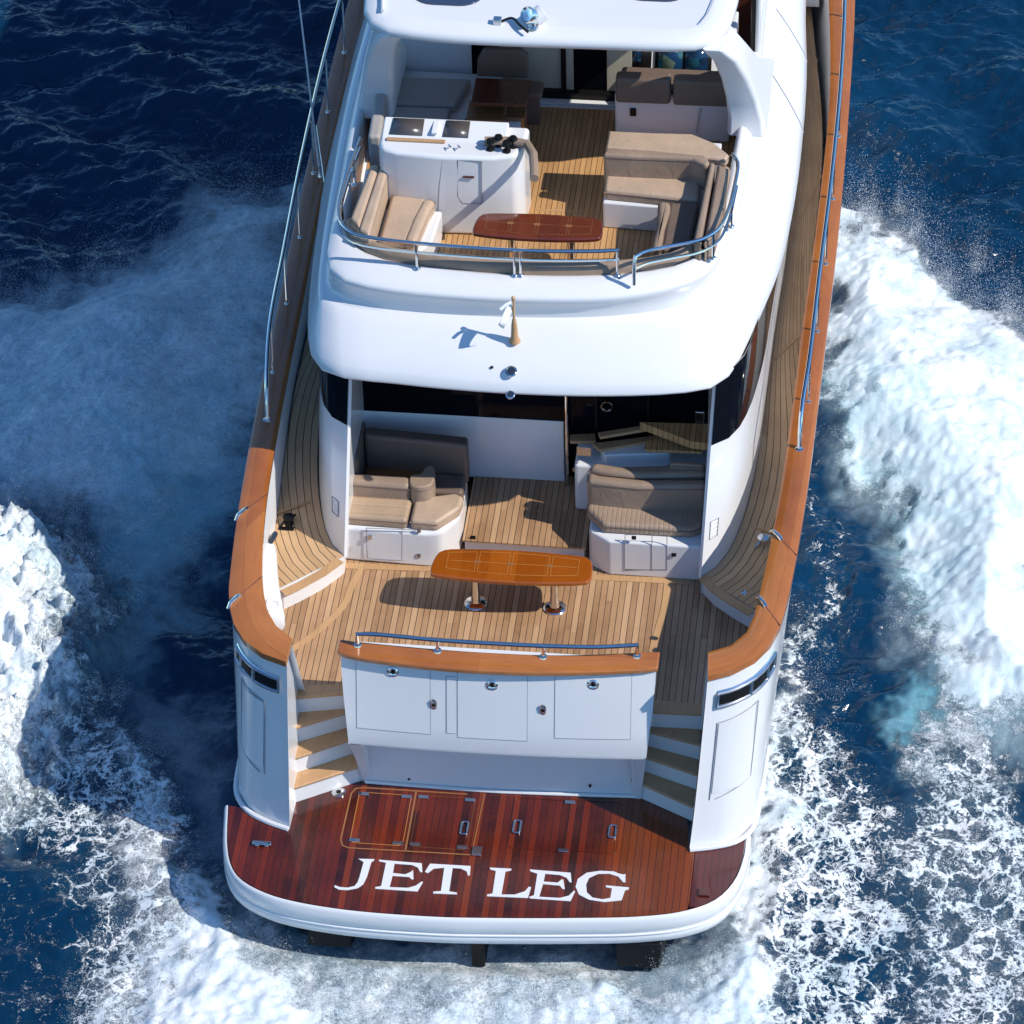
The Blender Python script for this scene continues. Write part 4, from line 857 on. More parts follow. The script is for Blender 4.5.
cushion([(-1.84, 4.80), (-1.14, 4.80), (-1.14, 5.10), (-1.84, 5.10)], 1.45, 1.58, 'wood_locker_top', 'mid_wood', t, bevel=.01)

# --- starboard cockpit lounge
t = thing('cockpit_lounge', 'taupe cockpit lounge with a ribbed seat cushion on a white base, below the flybridge stair', 'lounge seat', (1.3, 4.6, 1.0), 'cockpit lounges')
b = MB().prism([(.70, 4.40), (.74, 4.33), (.93, 4.21), (1.98, 4.20), (1.98, 5.0), (.70, 5.0)], .995, 1.49).build('seat_base', 'gelcoat', t, bevel=.03, seg=3)
vrect([(1.111, 4.200, 1.602), (1.565, 4.200, 1.637), (1.567, 4.200, 1.130), (1.109, 4.200, 1.094)], 4.205, .006, 'locker_door', 'seam', b)
vrect([(1.403, 4.200, 1.610), (1.566, 4.200, 1.622), (1.567, 4.200, 1.130), (1.403, 4.200, 1.117)], 4.204, .005, 'door_joint', 'seam', b)
for px in [(1.207, 4.210, 1.572), (1.641, 4.210, 1.360)]: MB().box(px[0] - .025, px[0] + .025, 4.185, 4.21, px[2] - .02, px[2] + .02).build('catch', 'black', b, bevel=.005)
cushion(tp([(0.660, 4.709, 1.630), (0.651, 4.575, 1.630), (0.860, 4.328, 1.630), (1.826, 4.329, 1.630), (1.938, 4.421, 1.630), (1.944, 4.770, 1.630), (1.336, 4.734, 1.630)]), 1.48, 1.63, 'seat_cushion', 'taupe_rib', t, bevel=.05)
cushion(tp([(0.658, 4.647, 1.970), (0.653, 4.814, 1.970), (0.789, 4.759, 1.970), (1.227, 4.729, 1.970), (1.939, 4.790, 1.970), (1.949, 4.658, 1.970), (1.239, 4.597, 1.970), (0.802, 4.626, 1.970)]), 1.55, 1.97, 'back_cushion', 'taupe', t, bevel=.055)
cushion(tp([(0.651, 4.829, 2.000), (0.718, 4.936, 2.000), (0.995, 4.892, 2.000), (1.426, 4.946, 2.000), (1.924, 4.989, 2.000), (1.936, 4.822, 2.000), (1.226, 4.744, 2.000), (0.788, 4.774, 2.000)]), 1.5, 2.0, 'rear_back_cushion', 'taupe', t, bevel=.06)
cushion(tp([(1.518, 4.883, 2.060), (1.556, 4.954, 2.060), (1.905, 4.950, 2.060), (1.910, 4.883, 2.060)]), 1.98, 2.06, 'headrest', 'taupe', t, bevel=.03)

_t0 = set(bpy.data.objects)
# --- flybridge loveseat
t = thing('flybridge_loveseat', 'tan two-seat sofa beside the white wet bar on the flybridge', 'sofa', (-1.6, 6.4, 3.5), 'flybridge seats')
MB().prism([(-1.96, 5.98), (-1.34, 5.93), (-1.16, 6.25), (-1.12, 6.80), (-1.96, 6.80)], 3.5, 3.85).build('seat_base', 'gelcoat', t, bevel=.03)
cushion(tp([(-1.682, 6.886, 3.980), (-1.289, 6.844, 3.980), (-1.408, 6.072, 3.980), (-1.707, 6.102, 3.980)]), 3.84, 3.98, 'seat_cushion', 'tan', t)
cushion(tp([(-1.330, 6.828, 3.990), (-1.184, 6.803, 3.990), (-1.235, 6.597, 3.990), (-1.304, 6.032, 3.990), (-1.439, 6.057, 3.990), (-1.401, 6.438, 3.990)]), 3.80, 4.0, 'front_roll', 'tan', t, bevel=.06)
for a in ([(-1.824, 7.038, 4.240), (-1.721, 7.010, 4.240), (-1.762, 5.789, 4.240), (-1.894, 5.885, 4.240)], [(-1.919, 7.077, 4.220), (-1.829, 7.065, 4.220), (-1.891, 5.930, 4.220), (-2.010, 6.081, 4.220)]): cushion(tp(a), 3.8, 4.24, 'back_cushion', 'tan', t, bevel=.04)
MB().prism([(-2.02, 6.6), (-1.86, 6.6), (-1.86, 7.3), (-2.02, 7.3)], 3.5, 4.0).build('side_shelf', 'gelcoat', t, bevel=.02)

# --- wet bar
t = thing('wet_bar', 'white moulded wet bar with dark sink lids and black taps on the flybridge', 'bar', (-1.0, 7.1, 3.5))
BP = [(-1.82, 7.02), (-1.78, 6.93), (-1.60, 6.86), (-1.1, 6.83), (-.55, 6.85), (-.33, 6.92), (-.24, 7.05), (-.22, 7.46), (-1.82, 7.46)]
bt = MB().prism(BP, 3.5, 4.55).build('bar_body', 'gelcoat', t, bevel=.05, seg=4)
up = MB().loft([[(-1.80, 7.06, 4.5), (-1.80, 7.12, 4.56), (-1.80, 7.40, 4.64), (-1.80, 7.46, 4.5)], [(-.44, 7.06, 4.5), (-.44, 7.12, 4.56), (-.44, 7.40, 4.64), (-.44, 7.46, 4.5)]], caps=True, uvs=False, flip=True).build('bar_upstand', 'gelcoat', t, bevel=.02)
for xa, xb in ((-1.72, -1.36), (-1.14, -.86)):
    MB().loft([[(xa, 7.155, 4.575), (xb, 7.155, 4.575)], [(xa + .02, 7.375, 4.638), (xb, 7.375, 4.638)]], flip=False, uvs=False).build('sink_lid', 'smoke', up, solid=-.006)
MB().box(-1.26, -1.19, 7.15, 7.37, 4.60, 4.635).build('divider', 'gelcoat_soft', up, bevel=.01)
MB().box(-1.74, -1.1, 7.06, 7.11, 4.555, 4.575).build('wood_edge', 'tread', up, bevel=.006)
for x, y in ((-.60, 7.0), (-.52, 7.08), (-.42, 6.98), (-.36, 7.07)):
    MB().lathe((x, y, 4.55), [(.045, 0), (.045, .02), (.02, .03), (.02, .08), (.05, .10), (.04, .13), (0, .14)], 14).build('tap', 'black', t)
for x in (-1.05, -.95): MB().tube([(x, 6.98, 4.55), (x, 6.98, 4.60), (x + .03, 6.93, 4.61)], .009, 6).build('faucet', 'chrome', t)
for pts in ([(-1.102, 6.820, 4.509), (-1.147, 6.820, 4.156), (-1.170, 6.820, 3.814), (-1.181, 6.820, 3.470)],): MB().tube([(p[0], 6.835, p[2]) for p in pts], .006, 5).build('front_seam', 'seam', bt)
vrect([(-0.938, 6.820, 4.506), (-0.675, 6.820, 4.508), (-0.690, 6.820, 3.939), (-0.900, 6.820, 3.940), (-0.952, 6.820, 4.032)], 6.838, .0055, 'fridge_door', 'seam', bt)
px = [(-0.823, 6.820, 4.297)][0]; MB().box(px[0] - .06, px[0] + .06, 6.82, 6.84, px[2] - .008, px[2] + .008).build('fridge_badge', 'dark_wood', bt)
MB().tube([(-0.670, 7.081, 4.600), (-0.377, 7.105, 4.600), (-0.208, 7.063, 4.600), (-0.123, 6.885, 4.600), (-0.085, 6.632, 4.600), (-0.065, 6.451, 4.600)], .05, 10).build('padded_rail', 'taupe', t)

# --- dinette sofa, starboard
t = thing('dinette_sofa', 'taupe U-shaped dinette sofa with white base at the starboard side of the flybridge', 'sofa', (1.2, 7.0, 3.5), 'flybridge seats')
MB().prism([(.60, 7.10), (1.36, 7.06), (1.40, 6.1), (1.80, 6.1), (1.80, 7.84), (.60, 7.84)], 3.5, 3.84).build('seat_base', 'gelcoat', t, bevel=.02)
cushion(tp([(0.595, 7.536, 3.980), (1.646, 7.547, 3.980), (1.651, 7.049, 3.980), (1.153, 7.100, 3.980), (0.610, 7.147, 3.980)]), 3.83, 3.98, 'seat_cushion', 'tan', t)
cushion(tp([(0.577, 7.397, 4.270), (0.599, 7.511, 4.270), (1.096, 7.514, 4.270), (1.692, 7.488, 4.270), (1.747, 7.344, 4.270), (1.707, 7.285, 4.270), (1.545, 7.402, 4.270), (0.996, 7.394, 4.270)]), 3.9, 4.27, 'back_cushion', 'taupe', t, bevel=.05)
MB().prism([(.60, 7.62), (1.84, 7.60), (1.84, 7.84), (.60, 7.84)], 3.84, 4.18).build('back_box', 'gelcoat', t, bevel=.02)
cushion(tp([(0.598, 7.530, 4.270), (0.601, 7.850, 4.270), (1.067, 7.850, 4.270), (1.508, 7.867, 4.270), (1.762, 7.718, 4.270), (1.943, 7.508, 4.270), (1.917, 7.413, 4.270), (1.096, 7.514, 4.270)]), 4.16, 4.27, 'sunpad', 'tan', t, bevel=.03)
cushion(tp([(1.338, 6.987, 3.980), (1.665, 7.013, 3.980), (1.620, 6.198, 3.980), (1.322, 6.138, 3.980)]), 3.83, 3.98, 'seat_cushion', 'brown', t)
cushion(tp([(1.218, 6.982, 3.990), (1.350, 6.974, 3.990), (1.365, 6.793, 3.990), (1.326, 6.482, 3.990), (1.323, 6.125, 3.990), (1.213, 6.151, 3.990), (1.244, 6.548, 3.990)]), 3.78, 4.0, 'front_roll', 'taupe', t, bevel=.05)
for a in ([(1.745, 7.371, 4.250), (1.801, 7.357, 4.250), (1.757, 5.924, 4.250), (1.680, 5.953, 4.250)], [(1.834, 7.351, 4.270), (1.948, 7.286, 4.270), (1.961, 6.647, 4.270), (1.893, 6.104, 4.270), (1.790, 5.918, 4.270)]): cushion(tp(a), 3.8, 4.26, 'side_back_cushion', 'taupe', t, bevel=.04)

# --- helm bench and console
t = thing('helm_bench', 'double helm seat seen from behind, brown back cushions on a white pedestal', 'helm seat', (1.2, 8.8, 3.5))
MB().prism([(.58, 8.74), (1.86, 8.78), (1.86, 9.1), (.58, 9.1)], 3.5, 4.12).build('seat_box', 'gelcoat', t, bevel=.03)
for xa, xb in ((.60, 1.21), (1.24, 1.86)): cushion([(xa, 8.62), (xb, 8.63), (xb, 8.80), (xa, 8.79)], 4.08, 4.42, 'back_cushion', 'brown', t, bevel=.04)
cushion([(.62, 8.80), (1.84, 8.80), (1.84, 9.2), (.62, 9.2)], 4.08, 4.2, 'seat_cushion', 'brown', t)
px = [(0.785, 8.760, 3.892)][0]; MB().box(px[0] - .035, px[0] + .035, 8.72, 8.76, px[2] - .05, px[2] + .05).build('latch', 'black', t, bevel=.01)
MB().tube([(p[0], 8.752, p[2]) for p in [(1.541, 8.760, 3.976), (1.520, 8.760, 3.837), (1.499, 8.760, 3.643)]], .006, 5).build('panel_seam', 'seam', t)
t = thing('helm_console', 'white steering console with lit chart screens in front of the helm seat', 'helm console', (1.2, 9.6, 3.5))
cs = MB().loft([[(.62, 9.35, 3.5), (.62, 9.25, 3.67), (.62, 9.45, 3.82), (.62, 9.75, 4.27), (.62, 10.2, 4.32), (.62, 10.2, 3.5)], [(1.86, 9.35, 3.5), (1.86, 9.25, 3.67), (1.86, 9.45, 3.82), (1.86, 9.75, 4.27), (1.86, 10.2, 4.32), (1.86, 10.2, 3.5)]], caps=True, uvs=False, flip=True).build('console_body', 'gelcoat', t, bevel=.02)
def on_cs(x0, x1, v0, v1, d, name, mat):
    f = lambda v, x: (x, 9.45 + .30 * v - d * .83, 3.82 + .45 * v + d * .55)
    return MB().loft([[f(v0, x0), f(v0, x1)], [f(v1, x0), f(v1, x1)]], uvs=False).build(name, mat, t, solid=-.01)
on_cs(.96, 1.60, .12, .95, .012, 'screen_bezel', 'black'); on_cs(1.0, 1.27, .2, .88, .026, 'chart_screen', 'screen'); on_cs(1.30, 1.56, .2, .88, .026, 'chart_screen', 'screen')
on_cs(.66, .92, .25, .95, .012, 'instrument_panel', 'black'); on_cs(.69, .8, .4, .8, .026, 'gauge', 'screen')
MB().box(.70, .92, 9.28, 9.42, 3.72, 3.76).build('chart_tray', 'black', t)
th = MB().box(1.46, 1.66, 9.26, 9.36, 3.74, 3.79).tube([(1.5, 9.3, 3.77), (1.6, 9.34, 3.90)], .02, 8); th.build('throttle', 'black', t, bevel=.008)

# --- forward port seating and dinette
t = thing('flybridge_settee', 'pale grey settee under the hardtop, port side of the flybridge', 'settee', (-1.5, 8.6, 3.5), 'flybridge seats')
MB().prism([(-2.0, 8.05), (-1.05, 8.0), (-.75, 9.45), (-2.0, 9.45)], 3.5, 3.82).build('seat_base', 'gelcoat', t, bevel=.02)
cushion(tp([(-1.918, 9.148, 3.950), (-1.082, 9.175, 3.950), (-1.158, 8.853, 3.950), (-1.200, 8.635, 3.950), (-1.882, 8.619, 3.950)]), 3.82, 3.95, 'seat_cushion', 'grey', t)
cushion(tp([(-1.888, 8.579, 3.950), (-1.240, 8.593, 3.950), (-1.258, 8.185, 3.950), (-1.912, 8.170, 3.950)]), 3.82, 3.95, 'seat_cushion', 'grey', t)
cushion(tp([(-2.074, 8.783, 4.250), (-1.945, 8.754, 4.250), (-1.884, 7.563, 4.250), (-2.028, 7.552, 4.250)]), 3.8, 4.25, 'back_cushion', 'grey', t)
t = thing('flybridge_dinette', 'dark brown wooden dinette table near the sliding doors on the flybridge', 'table', (-.6, 8.6, 3.5))
MB().prism(tp([(-0.984, 8.796, 4.220), (-0.361, 8.806, 4.220), (-0.366, 8.339, 4.220), (-0.982, 8.309, 4.220)]), 4.17, 4.22).build('tabletop', 'dark_wood', t, bevel=.01)
MB().prism(tp([(-1.034, 8.604, 4.050), (-0.627, 8.617, 4.050), (-0.619, 8.250, 4.050), (-1.032, 8.217, 4.050)]), 3.98, 4.05).build('side_leaf', 'mid_wood', t, bevel=.01)
MB().prism(tp([(-0.614, 8.592, 4.000), (-0.387, 8.591, 4.000), (-0.397, 8.377, 4.000), (-0.610, 8.360, 4.000)]), 3.5, 4.0).build('locker', 'mid_wood', t, bevel=.01)
MB().lathe((-.62, 8.75, 3.5), [(.12, 0), (.12, .02), (.05, .04), (.05, .68)], 18).build('pedestal', 'chrome', t)
t = thing('stool', 'small white stool between dark dinette table and wet bar', 'stool', tuple([(-0.560, 8.521, 3.500)][0]))
s = MB().prism(tp([(-0.642, 8.427, 3.950), (-0.440, 8.444, 3.950), (-0.415, 8.119, 3.950), (-0.616, 8.103, 3.950)]), 3.88, 3.95).build('seat', 'gelcoat', t, bevel=.02)
px = [(-0.532, 8.263, 3.950)][0]; MB().lathe((px[0], px[1], 3.5), [(.14, 0), (.14, .02), (.04, .04), (.04, .40)], 18).build('pedestal', 'chrome', t)
t = thing('bar_stool', 'brown bar stool with white column, at the left of the white stool', 'stool', tuple([(-0.809, 8.501, 3.500)][0]))
px = [(-0.918, 8.359, 3.900)][0]; MB().lathe((px[0], px[1], 3.83), [(.17, 0), (.19, .03), (.17, .08), (0, .09)], 20).build('seat', 'brown', t)
MB().lathe((px[0], px[1], 3.5), [(.14, 0), (.14, .02), (.04, .04), (.04, .34)], 18).build('pedestal', 'gelcoat', t)
t = thing('dining_chair', 'greyish brown high-backed chair facing the dinette, in front of the sliding doors', 'chair', (-.55, 9.2, 3.5))
ch = [(-1.021, 9.150, 3.999), (-1.003, 9.150, 4.220), (-0.931, 9.150, 4.361), (-0.509, 9.150, 4.384), (-0.430, 9.150, 4.306), (-0.436, 9.150, 4.004)]
MB().extrude([(p[0], 9.12, p[2]) for p in ch], (0, .10, 0)).build('backrest', 'brown', t, bevel=.03)
cushion([(-.85, 8.85), (-.25, 8.85), (-.25, 9.12), (-.85, 9.12)], 3.9, 4.0, 'seat', 'brown', t)
MB().box(-.8, -.3, 8.95, 9.1, 3.5, 3.9).build('chair_base', 'brown', t)

# --- flag, antenna, searchlight
px = [(-0.135, 5.004, 3.450)][0]; zb = surf_z(px[0], px[1]) - .02
t = thing('ensign_staff', 'short wooden staff with a small pale flag on the white overhang', 'flagstaff', (px[0], px[1], zb))
MB().lathe((px[0], px[1], zb), [(.062, 0), (.06, .015), (.04, .06), (.032, .22), (.022, .30), (.014, .32), (.012, .56), (.02, .58), (.022, .61), (0, .63)], 16, (0, -.05, 1)).build('staff', 'tread', t)
fx = [(px[0] - .01 - .13 * u * (1 - .3 * v) , px[1] - .06 + .05 * math.sin(5 * u + 2 * v) - .10 * u, zb + .53 - .12 * v - .13 * u + .03 * math.sin(4 * u)) for v in np.linspace(0, 1, 7) for u in np.linspace(0, 1, 9)]
MB().add(fx, [(r * 9 + c, r * 9 + c + 1, (r + 1) * 9 + c + 1, (r + 1) * 9 + c) for r in range(6) for c in range(8)]).build('flag', 'flag_white', t, solid=.004)
MB().tube([(px[0] - .02, px[1] - .05, zb + .56), (px[0] - .07, px[1] - .08, zb + .55), (px[0] - .13, px[1] - .12, zb + .51)], .018, 6).build('flag_hoist', 'flag_white', t)
_fly |= set(bpy.data.objects) - _t0
t = thing('whip_antenna', 'tall thin white whip antenna rising beside the port side rail', 'antenna', (-2.98, 9.6, sheer(9.6) + .07))
q0 = Vector((-2.97, 9.5, sheer(9.5) + .06)); dv = Vector((-.05, .02, 1.0))
MB().tube([q0 + dv * h for h in (0, .5, 1.2, 2.5, 4.2)], [.016, .014, .012, .009, .006], 8).build('whip', 'gelcoat', t)
MB().lathe(q0, [(.04, 0), (.035, .02), (.022, .05), (.02, .16), (.0, .18)], 14).build('mount', 'chrome', t)
MB().tube([q0 + dv * .75 + Vector((.03, 0, 0)), q0 + Vector((.12, -.35, -.02))], .007, 6).build('stay', 'chrome', t)
_t0 = set(bpy.data.objects)
px = [(-0.202, 7.795, 5.620)][0]
t = thing('searchlight', 'small steel searchlight with a white hood and trailing cable on the hardtop', 'searchlight', tuple(px))
MB().lathe((px[0], px[1], 5.61), [(.06, 0), (.055, .02), (.03, .04), (.025, .10)], 16).build('base', 'chrome', t)
MB().lathe((px[0] - .02, px[1] + .03, 5.74), [(.05, -.10), (.085, -.07), (.095, .06), (.09, .08), (.07, .06), (0, .05)], 18, (-.55, -.5, .5)).build('lamp_housing', 'chrome', t)
MB().lathe((px[0] + .05, px[1] + .08, 5.72), [(.03, -.1), (.09, -.06), (.1, .05), (0, .08)], 16, (.6, .4, .3)).build('hood', 'gelcoat', t)
pc_ = [(-0.242, 7.662, 5.630), (-0.339, 7.750, 5.630), (-0.440, 7.876, 5.630), (-0.516, 7.870, 5.630), (-0.579, 7.846, 5.630)]
MB().tube(spline([(p[0], p[1], 5.64 + .03 * math.sin(i)) for i, p in enumerate(pc_)], 20), .014, 6).build('cable', 'black', t)
MB().box(pc_[-1][0] - .06, pc_[-1][0] + .03, pc_[-1][1] - .04, pc_[-1][1] + .04, 5.61, 5.68).build('cable_box', 'brushed', t, bevel=.01)

_fly |= set(bpy.data.objects) - _t0
# the whole flybridge level stands 0.3 m higher and a little further aft than first drawn
OFF = Vector((.045, -.344, .302)); done = set()
for o in _fly:
    if o.type == 'EMPTY': o.location = o.location + OFF
for o in _fly:
    if o.type == 'MESH':
        if o.data.name not in done: o.data.transform(Matrix.Translation(OFF)); done.add(o.data.name)
        if o.parent is not None and o.parent.type == 'EMPTY': o.matrix_parent_inverse = Matrix.Translation(-Vector(o.parent.location))

# ================================================================== the sea: one sheet out to the horizon, dense round the yacht
rng = np.random.RandomState(11)
WZ = -0.8
def axis(lo, hi, step, far, grow=1.22):
    c = list(np.arange(lo, hi + 1e-6, step)); s = step; a = []; b = []; p = lo; q = hi
    while p > -far: s = min(s * grow, 900.0); p -= s; a.append(p); q += s; b.append(q)
    return np.array(a[::-1] + c + b)
X1 = axis(-9.6, 6.6, .026, 6000); Y1 = axis(-2.6, 20.0, .036, 6000)
GX, GY = np.meshgrid(X1, Y1)
def tile(n, lo, hi, beta, seed, aniso=None):
    """periodic band-limited noise; lo..hi in cycles per tile"""
    r = np.random.RandomState(seed); f = np.fft.fft2(r.randn(n, n)); k = np.fft.fftfreq(n) * n
    kx, ky = np.meshgrid(k, k); kk = np.hypot(kx, ky); kk[0, 0] = 1
    a = kk ** (-beta) * np.exp(-(lo / kk) ** 4) * np.exp(-(kk / hi) ** 4)
    if aniso: th, pw = aniso; a = a * (.12 + np.abs((kx * math.cos(th) + ky * math.sin(th)) / kk) ** pw)
    a[0, 0] = 0; t = np.real(np.fft.ifft2(f * a)); return t / t.std()
def samp(t, L, x, y):
    n = t.shape[0]; u = np.mod(x / L, 1.0) * n; v = np.mod(y / L, 1.0) * n
    i = np.floor(u).astype(int) % n; j = np.floor(v).astype(int) % n; fu = u - np.floor(u); fv = v - np.floor(v); i2 = (i + 1) % n; j2 = (j + 1) % n
    fu = fu * fu * (3 - 2 * fu); fv = fv * fv * (3 - 2 * fv)
    return (t[j, i] * (1 - fu) + t[j, i2] * fu) * (1 - fv) + (t[j2, i] * (1 - fu) + t[j2, i2] * fu) * fv
def sstep(a, b, x): t = np.clip((x - a) / (b - a), 0, 1); return t * t * (3 - 2 * t)
sel = (GX > -11) & (GX < 8) & (GY > -4) & (GY < 21.5)
px_, py_ = GX[sel], GY[sel]
def sdist(poly, x, y):
    """signed distance to a polygon, positive inside"""
    P = np.array([p[:2] for p in poly]); n = len(P); d = np.full(x.shape, 1e9); ins = np.zeros(x.shape, bool)
    for a in range(n):
        A, B = P[a], P[(a + 1) % n]; e = B - A; L2 = max(e @ e, 1e-9)
        t = np.clip(((x - A[0]) * e[0] + (y - A[1]) * e[1]) / L2, 0, 1)
        d = np.minimum(d, (x - A[0] - t * e[0]) ** 2 + (y - A[1] - t * e[1]) ** 2)
        c = ((A[1] > y) != (B[1] > y))
        with np.errstate(divide='ignore', invalid='ignore'): ins ^= c & (x < (B[0] - A[0]) * (y - A[1]) / (B[1] - A[1] + 1e-12) + A[0])
    return np.where(ins, 1, -1) * np.sqrt(d)
n_edge = tile(512, 1.5, 140, 1.35, 3)
warp1 = samp(n_edge, 9.0, px_, py_); warp2 = samp(n_edge, 7.0, py_ + 3.3, -px_ + 1.7)
sm = tile(256, 1.5, 9, 1.2, 9); hx = px_ + .18 * samp(sm, 9.0, px_, py_); hy = py_ + .18 * samp(sm, 7.0, py_ + 3.3, px_)
wx = px_ + .16 * warp1; wy = py_ + .16 * warp2
